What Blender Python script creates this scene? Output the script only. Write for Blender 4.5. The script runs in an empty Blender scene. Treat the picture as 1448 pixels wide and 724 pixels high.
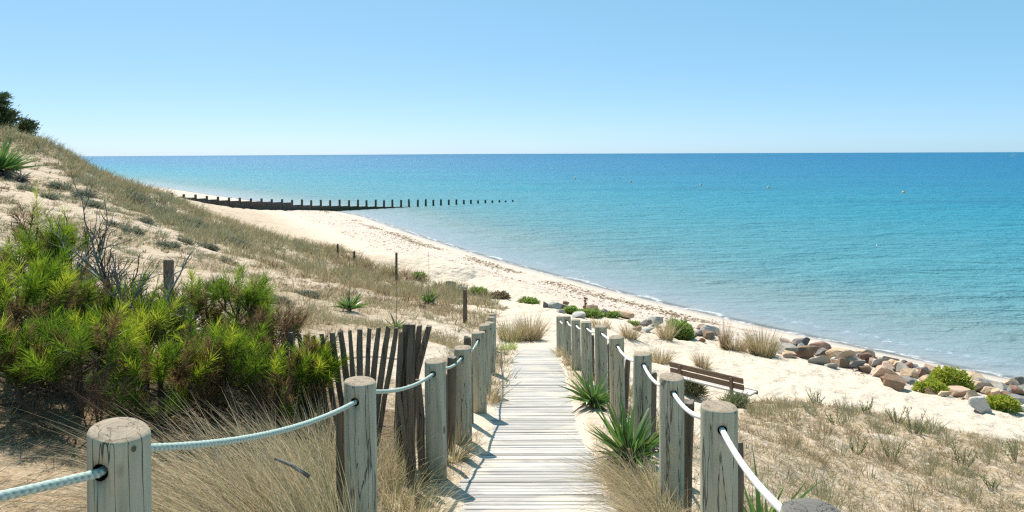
import bpy, bmesh, math, random
import numpy as np
from mathutils import Vector, Matrix, Quaternion

S = bpy.context.scene
COL = S.collection
RNG = np.random.default_rng(7)
random.seed(11)

# ------------------------------------------------------------------ camera
F = 1000.0                 # focal length in photo pixels (photo is 1448 wide)
CX, HY = 724.0, 217.4      # image centre column, horizon row at the centre
CAMZ = 8.0                 # eye height above the sea
ROLL = 0.0034
cam_d = bpy.data.cameras.new('Camera')
cam_d.sensor_width = 36.0
cam_d.lens = 36.0 * F / 1448.0
cam_d.shift_y = -(362 - HY) / 1448.0
cam_d.clip_start = 0.05
cam_d.clip_end = 100000
cam = bpy.data.objects.new('Camera', cam_d)
COL.objects.link(cam)
R_ = Vector((math.cos(ROLL), 0, -math.sin(ROLL)))
U_ = Vector((math.sin(ROLL), 0, math.cos(ROLL)))
B_ = Vector((0, -1, 0))
cam.matrix_world = Matrix(((R_.x, U_.x, B_.x, 0), (R_.y, U_.y, B_.y, 0), (R_.z, U_.z, B_.z, CAMZ), (0, 0, 0, 1)))
S.camera = cam

# ------------------------------------------------------------------ sky, sun, exposure
SUN_EL = math.radians(54)
SUN_AZ = math.radians(-26)          # from +Y, clockwise positive
sun_vec = Vector((math.sin(SUN_AZ) * math.cos(SUN_EL), math.cos(SUN_AZ) * math.cos(SUN_EL), math.sin(SUN_EL)))
world = bpy.data.worlds.new('World')
S.world = world
world.use_nodes = True
wn = world.node_tree
wn.nodes.clear()
sky = wn.nodes.new('ShaderNodeTexSky')
sky.sky_type = 'NISHITA'
sky.sun_disc = False
sky.sun_elevation = SUN_EL
sky.sun_rotation = SUN_AZ
sky.altitude = 0
sky.air_density = 0.5
sky.dust_density = 0.5
sky.ozone_density = 6.0
bg = wn.nodes.new('ShaderNodeBackground')
bg.inputs['Strength'].default_value = 0.0745
wo = wn.nodes.new('ShaderNodeOutputWorld')
# constant blue added to the scaled sky light, evening it towards pale cyan
sky_tint = wn.nodes.new('ShaderNodeVectorMath'); sky_tint.operation = 'MULTIPLY_ADD'
sky_tint.inputs[1].default_value = (0.88, 0.68, 0.60)
sky_tint.inputs[2].default_value = (1.02, 3.15, 4.3)
wn.links.new(sky.outputs[0], sky_tint.inputs[0])
wn.links.new(sky_tint.outputs[0], bg.inputs[0])
wn.links.new(bg.outputs[0], wo.inputs[0])
sun_d = bpy.data.lights.new('Sun', 'SUN')
sun_d.energy = 4.7
sun_d.angle = math.radians(0.5)
sun_d.color = (1.0, 0.93, 0.83)
sun = bpy.data.objects.new('Sun', sun_d)
COL.objects.link(sun)
sun.rotation_euler = sun_vec.to_track_quat('Z', 'Y').to_euler()
sun.location = (0, 0, 60)
S.view_settings.view_transform = 'Standard'
S.view_settings.look = 'None'
S.view_settings.exposure = 0.70
S.view_settings.gamma = 1.0
S.view_settings.use_curve_mapping = False
S.cycles.use_denoising = False
S.cycles.sample_clamp_direct = 12
S.cycles.sample_clamp_indirect = 6
S.cycles.pixel_filter_type = 'BLACKMAN_HARRIS'
S.cycles.filter_width = 1.3
S.cycles.max_bounces = 7
S.cycles.diffuse_bounces = 4
S.cycles.transparent_max_bounces = 8
S.cycles.caustics_reflective = False
S.cycles.caustics_refractive = False

# ------------------------------------------------------------------ helpers: numbers
def P(px, py, Y):
    """World point seen at photo pixel (px,py) and lying Y metres ahead."""
    d = B_ * -1 + R_ * ((px - CX) / F) + U_ * ((HY - py) / F)
    return Vector((0, 0, CAMZ)) + d * Y

def proj(x, y, z):
    """World -> photo pixel (numpy)."""
    dz = z - CAMZ
    a = x * R_.x + dz * R_.z
    b = x * U_.x + dz * U_.z
    yy = np.maximum(y, 1e-3)
    return CX + F * a / yy, HY - F * b / yy

def vnoise(x, y, seed=0):
    x = np.asarray(x, float); y = np.asarray(y, float)
    xi = np.floor(x).astype(np.int64); yi = np.floor(y).astype(np.int64)
    fx = x - xi; fy = y - yi
    fx = fx * fx * fx * (fx * (fx * 6 - 15) + 10); fy = fy * fy * fy * (fy * (fy * 6 - 15) + 10)
    def h(i, j):
        n = (i * 374761393 + j * 668265263 + seed * 1442695041) & 0xffffffff
        n = ((n ^ (n >> 13)) * 1274126177) & 0xffffffff
        return ((n ^ (n >> 16)) & 0xffffff) / float(0xffffff)
    a = h(xi, yi); b = h(xi + 1, yi); c = h(xi, yi + 1); d = h(xi + 1, yi + 1)
    return (a * (1 - fx) + b * fx) * (1 - fy) + (c * (1 - fx) + d * fx) * fy

def fbm(x, y, seed=0, o=4):
    s = 0.0; a = 1.0; t = 0.0
    for k in range(o):
        s = s + a * vnoise(np.asarray(x) * 2**k + 17.3 * k, np.asarray(y) * 2**k - 9.1 * k, seed + k); t += a; a *= 0.5
    return s / t

def sstep(a, b, x):
    t = np.clip((x - a) / (b - a), 0, 1)
    return t * t * (3 - 2 * t)

def inpoly(px, py, poly):
    px = np.asarray(px); py = np.asarray(py)
    r = np.zeros(px.shape, bool)
    n = len(poly)
    for i in range(n):
        x0, y0 = poly[i]; x1, y1 = poly[(i + 1) % n]
        if y0 == y1: continue
        c = ((y0 > py) != (y1 > py)) & (px < (x1 - x0) * (py - y0) / (y1 - y0) + x0)
        r ^= c
    return r

# ------------------------------------------------------------------ helpers: meshes and objects
def tag(o, label=None, cat=None, group=None, kind=None):
    if label: o['label'] = label
    if cat: o['category'] = cat
    if group: o['group'] = group
    if kind: o['kind'] = kind
    return o

def empty(name, loc, label, cat, group=None):
    o = bpy.data.objects.new(name, None)
    COL.objects.link(o)
    o.location = loc
    o.empty_display_size = 0.1
    return tag(o, label, cat, group)

def link(name, me, m, parent=None, loc=None):
    if m is not None: me.materials.append(m)
    o = bpy.data.objects.new(name, me)
    COL.objects.link(o)
    if loc is not None: o.location = loc
    if parent is not None: o.parent = parent
    return o

def np_mesh(name, V, Fc, attrs=None, smooth=False):
    V = np.asarray(V, np.float32); Fc = np.asarray(Fc, np.int32)
    k = Fc.shape[1]
    me = bpy.data.meshes.new(name)
    me.vertices.add(len(V)); me.vertices.foreach_set('co', V.ravel())
    me.loops.add(Fc.size); me.loops.foreach_set('vertex_index', Fc.ravel())
    me.polygons.add(len(Fc))
    me.polygons.foreach_set('loop_start', np.arange(0, Fc.size, k, dtype=np.int32))
    me.polygons.foreach_set('use_smooth', np.full(len(Fc), smooth, bool))
    for nm, arr in (attrs or {}).items():
        a = me.attributes.new(nm, 'FLOAT', 'POINT')
        a.data.foreach_set('value', np.asarray(arr, np.float32))
    me.update(calc_edges=True)
    return me

class MB:
    """Collects tubes, boxes and lathes, then links them as ONE mesh object."""
    def __init__(s): s.v = []; s.f = []; s.r = []
    def add(s, vs, fs, rnd=0.0):
        b = len(s.v); s.v += [tuple(v) for v in vs]; s.f += [tuple(i + b for i in f) for f in fs]; s.r += [rnd] * len(vs)
    def tube(s, pts, rad, n=6, rnd=0.0, cap=True, wob=0.0):
        pts = [Vector(p) for p in pts]
        if not hasattr(rad, '__len__'): rad = [rad] * len(pts)
        vs = []; fs = []
        t0 = (pts[1] - pts[0]).normalized()
        ref = Vector((1, 0, 0)) if abs(t0.x) < 0.8 else Vector((0, 1, 0))
        u = (ref - t0 * ref.dot(t0)).normalized()
        for i, p in enumerate(pts):
            t = (pts[min(i + 1, len(pts) - 1)] - pts[max(i - 1, 0)]).normalized()
            u = (u - t * u.dot(t)).normalized(); w = t.cross(u)
            for k in range(n):
                a = 2 * math.pi * k / n
                r = rad[i] * (1 + wob * (random.random() - .5))
                vs.append(p + (u * math.cos(a) + w * math.sin(a)) * r)
        for i in range(len(pts) - 1):
            for k in range(n):
                fs.append((i * n + k, i * n + (k + 1) % n, (i + 1) * n + (k + 1) % n, (i + 1) * n + k))
        if cap:
            fs.append(tuple(reversed(range(n)))); fs.append(tuple((len(pts) - 1) * n + k for k in range(n)))
        s.add(vs, fs, rnd)
    def box(s, c, size, rot=None, rnd=0.0, taper=1.0):
        c = Vector(c); x, y, z = [q / 2 for q in size]
        vs = [Vector((sx * x * (taper if sz > 0 else 1), sy * y * (taper if sz > 0 else 1), sz * z)) for sz in (-1, 1) for sy in (-1, 1) for sx in (-1, 1)]
        if rot is not None: vs = [rot @ v for v in vs]
        fs = [(0, 2, 3, 1), (4, 5, 7, 6), (0, 1, 5, 4), (2, 6, 7, 3), (0, 4, 6, 2), (1, 3, 7, 5)]
        s.add([v + c for v in vs], fs, rnd)
    def lathe(s, prof, n=24, c=(0, 0, 0), rnd=0.0):
        c = Vector(c); vs = []; fs = []
        for (r, z) in prof:
            for k in range(n):
                a = 2 * math.pi * k / n
                vs.append(c + Vector((r * math.cos(a), r * math.sin(a), z)))
        m = len(prof)
        for i in range(m - 1):
            for k in range(n):
                fs.append((i * n + k, i * n + (k + 1) % n, (i + 1) * n + (k + 1) % n, (i + 1) * n + k))
        fs.append(tuple(reversed(range(n)))); fs.append(tuple((m - 1) * n + k for k in range(n)))
        s.add(vs, fs, rnd)
    def mesh(s, name, smooth=False):
        me = bpy.data.meshes.new(name)
        me.from_pydata(s.v, [], s.f)
        a = me.attributes.new('rnd', 'FLOAT', 'POINT')
        a.data.foreach_set('value', np.asarray(s.r, np.float32))
        if smooth:
            me.polygons.foreach_set('use_smooth', [True] * len(me.polygons))
        me.update()
        return me
    def build(s, name, m, parent=None, loc=None, smooth=False):
        return link(name, s.mesh(name, smooth), m, parent, loc)

def bevel_obj(o, w, seg=2, smooth=True):
    bm = bmesh.new(); bm.from_mesh(o.data)
    es = [e for e in bm.edges if len(e.link_faces) == 2 and e.calc_face_angle(0) > 0.6]
    bmesh.ops.bevel(bm, geom=es, offset=w, segments=seg, affect='EDGES', profile=0.6)
    bm.to_mesh(o.data); bm.free()

class Blades:
    """Collects curved tapering leaf strips (numpy) into one mesh."""
    def __init__(s): s.V = []; s.F = []; s.R = []; s.n = 0
    def add(s, base, d, L, W, bend, rnd, seg=3, tip=0.15, belly=0.0):
        base = np.asarray(base, float); N = len(base)
        if N == 0: return
        d = np.asarray(d, float); d = d / np.linalg.norm(d, axis=1, keepdims=True)
        L = np.broadcast_to(np.asarray(L, float), (N,)); W = np.broadcast_to(np.asarray(W, float), (N,))
        bend = np.asarray(bend, float)
        ra = RNG.uniform(0, 2 * np.pi, N)
        rv = np.stack([np.cos(ra), np.sin(ra), RNG.uniform(-.4, .4, N)], 1)
        side = np.cross(d, rv); side /= np.linalg.norm(side, axis=1, keepdims=True) + 1e-9
        t = np.linspace(0, 1, seg + 1)
        pts = base[:, None] + d[:, None] * (L[:, None] * t)[..., None] + bend[:, None] * (L[:, None] * t**2)[..., None]
        wd = (1 - (1 - tip) * t**1.6) * (1 + belly * np.sin(np.pi * np.minimum(t * 1.3, 1)))
        off = side[:, None] * (W[:, None] * wd / 2)[..., None]
        V = np.stack([pts - off, pts + off], 2).reshape(-1, 3)
        k = 2 * (seg + 1)
        b = (np.arange(N) * k)[:, None, None] + s.n
        i = np.arange(seg)[None, :, None] * 2
        q = np.array([0, 1, 3, 2])[None, None, :]
        s.V.append(V); s.F.append((b + i + q).reshape(-1, 4)); s.R.append(np.repeat(np.broadcast_to(rnd, (N,)), k)); s.n += len(V)
    def mesh(s, name):
        return np_mesh(name, np.concatenate(s.V), np.concatenate(s.F), {'rnd': np.concatenate(s.R)}, True)
    def build(s, name, m, parent=None, loc=None):
        V = np.concatenate(s.V)
        if loc is not None: V = V - np.asarray(loc)
        me = np_mesh(name, V, np.concatenate(s.F), {'rnd': np.concatenate(s.R)}, True)
        return link(name, me, m, parent, loc if parent is None else None)

# ------------------------------------------------------------------ helpers: materials
class NT:
    def __init__(s, name):
        s.m = bpy.data.materials.new(name); s.m.use_nodes = True
        s.t = s.m.node_tree; s.t.nodes.clear()
        s.out = s.n('ShaderNodeOutputMaterial')
    def n(s, typ, **kw):
        nd = s.t.nodes.new(typ)
        for k, v in kw.items(): setattr(nd, k, v)
        return nd
    def l(s, a, b): s.t.links.new(a, b)
    def set(s, sock, v):
        if hasattr(v, 'is_output'): s.l(v, sock)
        else: sock.default_value = v
    def attr(s, nm): return s.n('ShaderNodeAttribute', attribute_name=nm).outputs['Fac']
    def coord(s, kind='Object', scale=(1, 1, 1), rnd=False):
        c = s.n('ShaderNodeTexCoord').outputs[kind]
        mp = s.n('ShaderNodeMapping'); s.l(c, mp.inputs[0]); mp.inputs['Scale'].default_value = scale
        if rnd:
            oi = s.n('ShaderNodeObjectInfo'); mu = s.math('MULTIPLY', oi.outputs['Random'], 37.0)
            cb = s.n('ShaderNodeCombineXYZ'); s.l(mu, cb.inputs[0]); s.l(mu, cb.inputs[2]); s.l(cb.outputs[0], mp.inputs['Location'])
        return mp.outputs[0]
    def noise(s, vec, scale, detail=4, rough=0.55, dist=0.0):
        nd = s.n('ShaderNodeTexNoise'); s.l(vec, nd.inputs['Vector'])
        nd.inputs['Scale'].default_value = scale; nd.inputs['Detail'].default_value = detail
        nd.inputs['Roughness'].default_value = rough; nd.inputs['Distortion'].default_value = dist
        return nd.outputs['Fac']
    def voro(s, vec, scale, feature='F1', out='Distance'):
        nd = s.n('ShaderNodeTexVoronoi', feature=feature); s.l(vec, nd.inputs['Vector']); nd.inputs['Scale'].default_value = scale
        return nd.outputs[out]
    def math(s, op, a, b=0.0, c=0.0, clamp=False):
        nd = s.n('ShaderNodeMath', operation=op, use_clamp=clamp)
        s.set(nd.inputs[0], a); s.set(nd.inputs[1], b); s.set(nd.inputs[2], c)
        return nd.outputs[0]
    def ramp(s, fac, stops, mode='LINEAR'):
        nd = s.n('ShaderNodeValToRGB'); cr = nd.color_ramp; cr.interpolation = mode
        while len(cr.elements) > 1: cr.elements.remove(cr.elements[-1])
        for i, (p, c) in enumerate(stops):
            e = cr.elements[0] if i == 0 else cr.elements.new(p)
            e.position = p; e.color = (*c, 1) if len(c) == 3 else c
        s.set(nd.inputs[0], fac)
        return nd.outputs[0]
    def mrange(s, v, a, b, c=0.0, d=1.0, smooth=True):
        nd = s.n('ShaderNodeMapRange', interpolation_type='SMOOTHSTEP' if smooth else 'LINEAR')
        s.set(nd.inputs[0], v)
        for i, q in enumerate((a, b, c, d)): nd.inputs[i + 1].default_value = q
        return nd.outputs[0]
    def mix(s, f, a, b, mode='MIX'):
        nd = s.n('ShaderNodeMix', data_type='RGBA', blend_type=mode)
        s.set(nd.inputs[0], f)
        s.set(nd.inputs[6], a if hasattr(a, 'is_output') else (*a, 1)); s.set(nd.inputs[7], b if hasattr(b, 'is_output') else (*b, 1))
        return nd.outputs[2]
    def bump(s, h, strength=0.5, dist=0.02, normal=None):
        nd = s.n('ShaderNodeBump'); s.set(nd.inputs['Height'], h)
        nd.inputs['Strength'].default_value = strength; nd.inputs['Distance'].default_value = dist
        if normal is not None: s.l(normal, nd.inputs['Normal'])
        return nd.outputs[0]
    def bsdf(s, col, rough=0.8, spec=0.3, normal=None):
        b = s.n('ShaderNodeBsdfPrincipled')
        s.set(b.inputs['Base Color'], col if hasattr(col, 'is_output') else (*col, 1)); s.set(b.inputs['Roughness'], rough)
        b.inputs['Specular IOR Level'].default_value = spec
        if normal is not None: s.l(normal, b.inputs['Normal'])
        return b.outputs[0]
    def done(s, sh): s.l(sh, s.out.inputs['Surface']); return s.m

def leaf_mat(name, stops, trans=0.35, rough=0.55, spec=0.25, nscale=2.0):
    """Leaf colour runs along 'rnd' (each leaf its own value)."""
    t = NT(name)
    n = t.noise(t.coord('Object'), nscale, 2)
    f = t.math('ADD', t.attr('rnd'), t.math('MULTIPLY', t.math('SUBTRACT', n, 0.5), 0.25), clamp=True)
    c = t.ramp(f, stops)
    b = t.bsdf(c, rough, spec)
    tr = t.n('ShaderNodeBsdfTranslucent'); t.l(c, tr.inputs[0])
    mx = t.n('ShaderNodeMixShader'); mx.inputs[0].default_value = trans
    t.l(b, mx.inputs[1]); t.l(tr.outputs[0], mx.inputs[2])
    return t.done(mx.outputs[0])
# ------------------------------------------------------------------ shoreline and terrain
SHORE = [(120, -110), (70, -55), (55, -22), (38.5, 0), (30, 10), (21.7, 20), (17.7, 24.5), (13.9, 29.2), (9.6, 34.9), (4.6, 43), (-1.27, 53), (-6.6, 63.5), (-12.4, 75.5),
         (-23, 99), (-47, 124), (-96, 186), (-170, 270), (-330, 420), (-900, 900), (-3000, 2400)]
def _smooth(poly, it=3):
    a = np.array(poly, float)
    for _ in range(it):
        q = a[:-1] * .75 + a[1:] * .25; r = a[:-1] * .25 + a[1:] * .75
        a = np.concatenate([a[:1], np.stack([q, r], 1).reshape(-1, 2), a[-1:]])
    return a
SH = _smooth(SHORE, 3)
def shore_s(x, y):
    """Signed distance to the waterline: + on land, - on water."""
    x = np.atleast_1d(np.asarray(x, float)).ravel(); y = np.atleast_1d(np.asarray(y, float)).ravel()
    out = np.full(x.shape, 1e9)
    A = SH[:-1]; D = SH[1:] - A; L2 = (D**2).sum(1)
    for i in range(len(A)):
        t = np.clip(((x - A[i, 0]) * D[i, 0] + (y - A[i, 1]) * D[i, 1]) / L2[i], 0, 1)
        out = np.minimum(out, (x - A[i, 0] - t * D[i, 0])**2 + (y - A[i, 1] - t * D[i, 1])**2)
    xs = np.interp(y, SH[:, 1], SH[:, 0])
    return np.sqrt(out) * np.where(x < xs, 1, -1)

def zw(Y): return 6.35 - 0.184 * Y if not isinstance(Y, np.ndarray) else 6.35 - 0.184 * Y
def wc(Y): return 0.0 + 0.037 * Y        # boardwalk centre line
WH = 0.645                              # boardwalk half width

def beach_z(s, y):
    k = 0.17 - 0.07 * sstep(55, 95, y)
    land = k * np.minimum(s, 8) - 0.003 * np.minimum(np.maximum(s, 0), 8)**2 + 0.06 * np.maximum(s - 8, 0)
    sea = -3.5 * (1 - np.exp(0.045 * np.minimum(s, 0)))
    return np.where(s > 0, land, sea)

ctrl = []
def cp(px, py, Y): p = P(px, py, Y); ctrl.append((p.x, p.y, p.z))
# boardwalk corridor
for Y in (-4, -1, 1, 3, 5, 7, 9, 11, 13, 15, 17, 19):
    for sx in (-.7, .7): ctrl.append((wc(Y) + sx, Y, 6.35 - .184 * Y))
# beyond its end
for a in ((740, 470, 21.5), (780, 470, 21.5), (740, 440, 27.0), (800, 455, 24), (700, 440, 26), (690, 470, 20.5)): cp(*a)
# dune crest
crest = [(0, 187, 42), (40, 194, 42), (75, 209, 42), (110, 226, 41), (150, 249, 40), (190, 266, 39), (240, 286, 38), (300, 306, 37), (345, 324, 36), (400, 341, 36),
         (470, 363, 36), (545, 392, 35), (600, 407, 34), (660, 417, 31), (690, 430, 28.5)]
for (a, b, c) in crest:
    cp(a, b, c)
    p = P(a, b, c + 7); ctrl.append((p.x, p.y, max(1.9, P(a, b, c).z - (2.3 if a < 250 else 1.6))))
for a in ((0, 300, 22), (0, 250, 31), (100, 300, 26), (60, 240, 36), (200, 330, 24), (130, 260, 34), (300, 380, 20), (400, 420, 18), (500, 430, 20), (560, 440, 21), (640, 460, 19.5),
          (210, 295, 33), (300, 340, 28), (400, 375, 28), (500, 403, 28), (600, 424, 27), (660, 450, 22.5), (450, 445, 15.5), (560, 475, 14), (330, 425, 14.5), (238, 420, 12), (620, 490, 13.5), (100, 350, 18)): cp(*a)
for a in ((-2.2, 6.9, 5.42), (-1.5, 6.3, 5.32), (-2, 4, 5.83), (-2, 2, 6.12), (-3.5, 4, 6.0), (-4, 6, 5.9), (-5.5, 7.5, 5.95), (-8, 9, 6.2), (-3.2, 9, 5.55), (-1.6, 9, 5.05),
          (-1.3, 12, 4.45), (-14, 12, 7.2), (-3, 0, 6.6), (-8, 0, 7), (-8, 4, 6.6), (-20, 0, 8), (-30, 20, 9), (-2, -8, 7.2), (-25, -20, 9), (-50, 45, 10.2), (-42, 55, 9.6), (-60, 70, 9.5), (-48, 62, 8.6),
          (-90, 110, 8), (-60, 95, 4.2), (-48, 84, 3.0), (-130, 160, 7), (-80, 135, 3), (-200, 200, 8), (-300, 330, 8), (-120, 40, 12), (-120, -60, 10), (-400, 100, 12), (-400, -300, 12), (-600, 500, 10)): ctrl.append(a)
# groyne foot
for a in ((300, 293, 92), (265, 286, 88.5)): cp(*a)
# right hand side
for a in ((1000, 570, 16.5), (1060, 573, 15.8), (1448, 630, 13.5), (1448, 720, 10), (1200, 720, 8), (1100, 720, 6.5), (1060, 640, 8.5), (1200, 620, 12), (1100, 580, 14.5), (1300, 620, 12.5), (1100, 540, 17.5),
          (1300, 580, 16), (960, 540, 17.5), (1270, 550, 19), (1100, 502, 23), (900, 465, 24.5), (850, 470, 22), (930, 500, 21), (1000, 510, 21)): cp(*a)
for a in ((1.75, 3, 5.78), (1.8, 5, 5.2), (1.9, 8, 4.72), (1.9, 11, 4.1), (2.2, 14, 3.35), (2.6, 1.5, 5.75), (4, 0, 5.6), (8, 0, 4.6), (16, 0, 3.0), (24, -10, 2.4), (10, -15, 5.5), (30, -40, 3), (20, -80, 6), (14, 10, 2.3), (0, -14, 7.2)): ctrl.append(a)
# back of the beach
for i in range(6, len(SH) - 1, 4):
    t = SH[i + 1] - SH[i - 1]; nrm = np.array([-t[1], t[0]]) / np.hypot(*t)
    if nrm[0] > 0: nrm = -nrm
    if SH[i, 1] > 40 or SH[i, 1] < 12:
        for s_ in (4, 9):
            q = SH[i] + nrm * s_; ctrl.append((q[0], q[1], float(beach_z(np.array([s_]), np.array([q[1]]))[0])))
    elif SH[i, 1] > 12:
        q = SH[i] + nrm * 3; ctrl.append((q[0], q[1], float(beach_z(np.array([3.]), np.array([q[1]]))[0])))
C = np.array(ctrl)
_key = np.unique(np.round(C[:, :2], 1), axis=0, return_index=True)[1]
C = C[np.sort(_key)]
_n = len(C)
_D = np.hypot(C[:, None, 0] - C[None, :, 0], C[:, None, 1] - C[None, :, 1])
_eps = 0.35
_A = np.zeros((_n + 3, _n + 3)); _A[:_n, :_n] = -np.sqrt(_D**2 + _eps**2) - np.eye(_n) * 0.05
_A[:_n, _n] = 1; _A[:_n, _n + 1:] = C[:, :2]; _A[_n, :_n] = 1; _A[_n + 1:, :_n] = C[:, :2].T
_w = np.linalg.solve(_A, np.concatenate([C[:, 2], [0, 0, 0]]))
def rbf(x, y):
    out = np.zeros(x.shape)
    for i in range(0, len(x), 20000):
        xx = x[i:i + 20000]; yy = y[i:i + 20000]
        K = -np.sqrt((xx[:, None] - C[None, :, 0])**2 + (yy[:, None] - C[None, :, 1])**2 + _eps**2)
        out[i:i + 20000] = K @ _w[:_n] + _w[_n] + _w[_n + 1] * xx + _w[_n + 2] * yy
    return out

# photo outlines of ground that carries plants (turned into world density once, at build time)
POLY_CREST = [(-40, 170), (0, 180), (60, 198), (110, 220), (240, 275), (350, 316), (350, 348), (300, 345), (240, 322), (185, 298), (120, 262), (60, 222), (0, 204), (-40, 200)]
POLY_LOWER = [(235, 272), (345, 316), (470, 350), (560, 383), (640, 405), (700, 415), (700, 445), (560, 425), (450, 398), (350, 372), (255, 335)]
POLY_MID = [(300, 348), (450, 395), (700, 440), (700, 520), (560, 480), (400, 470), (250, 420)]
POLY_FACE = [(-40, 200), (0, 205), (60, 222), (185, 298), (300, 345), (400, 470), (250, 430), (-40, 400)]
POLY_RIGHT = [(1045, 580), (1075, 566), (1130, 560), (1180, 572), (1250, 586), (1330, 610), (1448, 628), (1700, 668), (1900, 1000), (1000, 1000), (1000, 600)]

def ground_flat(x, y):
    s = shore_s(x, y)
    zb = beach_z(s, y)
    zr = rbf(x, y)
    k = sstep(2.5, 8, s)
    return zb * (1 - k) + zr * k, s

def ground(x, y, full=False):
    x = np.atleast_1d(np.asarray(x, float)).ravel(); y = np.atleast_1d(np.asarray(y, float)).ravel()
    z, s = ground_flat(x, y)
    # lumps: dune hummocks, foot prints, sand drift over the edges of the boards
    up = sstep(8, 16, s)
    d = np.hypot(x, y)
    z = z + up * 0.5 * (fbm(x * .33, y * .33, 3, 3) - .5) * sstep(9, 22, d) * sstep(1.0, 6.0, np.abs(x - wc(y)) )
    z = z + sstep(1, 6, s) * 0.11 * (fbm(x * 1.3, y * 1.3, 9, 3) - .5)
    fp = vnoise(x * 2.6, y * 2.6, 21); z = z - sstep(5, 8, s) * (1 - sstep(16, 24, s)) * 0.09 * sstep(.52, .8, fp)
    z = z + sstep(2, 8, s) * 0.025 * (fbm(x * 6, y * 6, 5, 2) - .5)
    # boardwalk corridor
    inw = (y > -6) & (y < 19.6)
    e = np.abs(x - wc(y)); zd = 6.35 - .184 * y
    dr = 0.075 * (fbm(x * 1.1 + 5, y * .8, 31, 3) - .5) * 2 + 0.035
    right = sstep(.0, .2, x - wc(y))
    edge = -0.035 + (dr + 0.035 + .03 * right * sstep(5, 12, y)) * sstep(.36, .70, e + (.0 + .05 * sstep(5.5, 8, y)) * right)
    end = sstep(16.2, 19.2, y)
    edge = edge * (1 - end) + end * (0.02 + 0.03 * (fbm(x * 2, y * 2, 33, 2) - .5) + .02 * sstep(.3, .6, e))
    kk = 1 - sstep(.62, 1.15, e)
    z = np.where(inw, z * (1 - kk) + (zd + edge) * kk, z)
    if full: return z, s
    return z

def G(x, y): return float(ground(x, y)[0])

def hit(px, py, y0=2.0, y1=260.0):
    """First point of the ground seen at a photo pixel."""
    Y = np.geomspace(y0, y1, 900)
    d = B_ * -1 + R_ * ((px - CX) / F) + U_ * ((HY - py) / F)
    z = CAMZ + d.z * Y; x = d.x * Y; y = d.y * Y
    g = ground(x, y) - z
    i = int(np.argmax(g > 0)) if (g > 0).any() else len(Y) - 1
    if i > 0 and g[i] > 0:
        f = -g[i - 1] / (g[i] - g[i - 1] + 1e-9); Yh = Y[i - 1] + (Y[i] - Y[i - 1]) * f
    else: Yh = Y[i]
    q = Vector((d.x * Yh, d.y * Yh, 0)); q.z = G(q.x, q.y)
    return q

def veg_density(x, y, z):
    px, py = proj(x, y, z)
    px = px + 70 * (fbm(x * .5, y * .5, 47, 3) - .5); py = py + 22 * (fbm(x * .6, y * .6, 48, 3) - .5)
    v = np.zeros(x.shape); fr = y > 2
    big = fbm(x * .45, y * .45, 41, 3); sm = fbm(x * 1.6, y * 1.6, 43, 3)
    m = big * .6 + sm * .4
    far = y > 9.5
    def put(poly, lo, hi, a, cond):
        k = inpoly(px, py, poly) & fr & cond
        v[k] = np.maximum(v[k], a * sstep(lo, hi, m[k]))
    put(POLY_FACE, .40, .58, .85, far & (x < 0))
    put(POLY_MID, .35, .55, .9, far & (x < 0))
    put(POLY_LOWER, .29, .47, 1.0, far & (x < 0))
    put(POLY_CREST, .24, .40, 1.0, far & (x < 0))
    put(POLY_RIGHT, .22, .44, 1.0, (x > 1.2) & (y < 18))
    # near strips beside the posts and the left corner
    pl = np.interp(y, [0, 2, 4, 6, 9, 13, 17], [-1.3, -1.13, -.85, -.66, -.41, -.4, -.42])
    k = (y < 17) & (y > -1) & (x < wc(y) - WH + .03) & (x > -7) & (y < 9.5 + 8 * (x > -1.2))
    v[k] = np.maximum(v[k], .85 * sstep(.30, .5, m[k]) * np.where(x[k] > pl[k] + .15, .6, 1))
    k = (y < 16.5) & (y > -1) & (x > wc(y) + WH - .1) & (x < 2.2)
    v[k] = np.maximum(v[k], .7 * sstep(.34, .52, m[k]))
    return v

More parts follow.
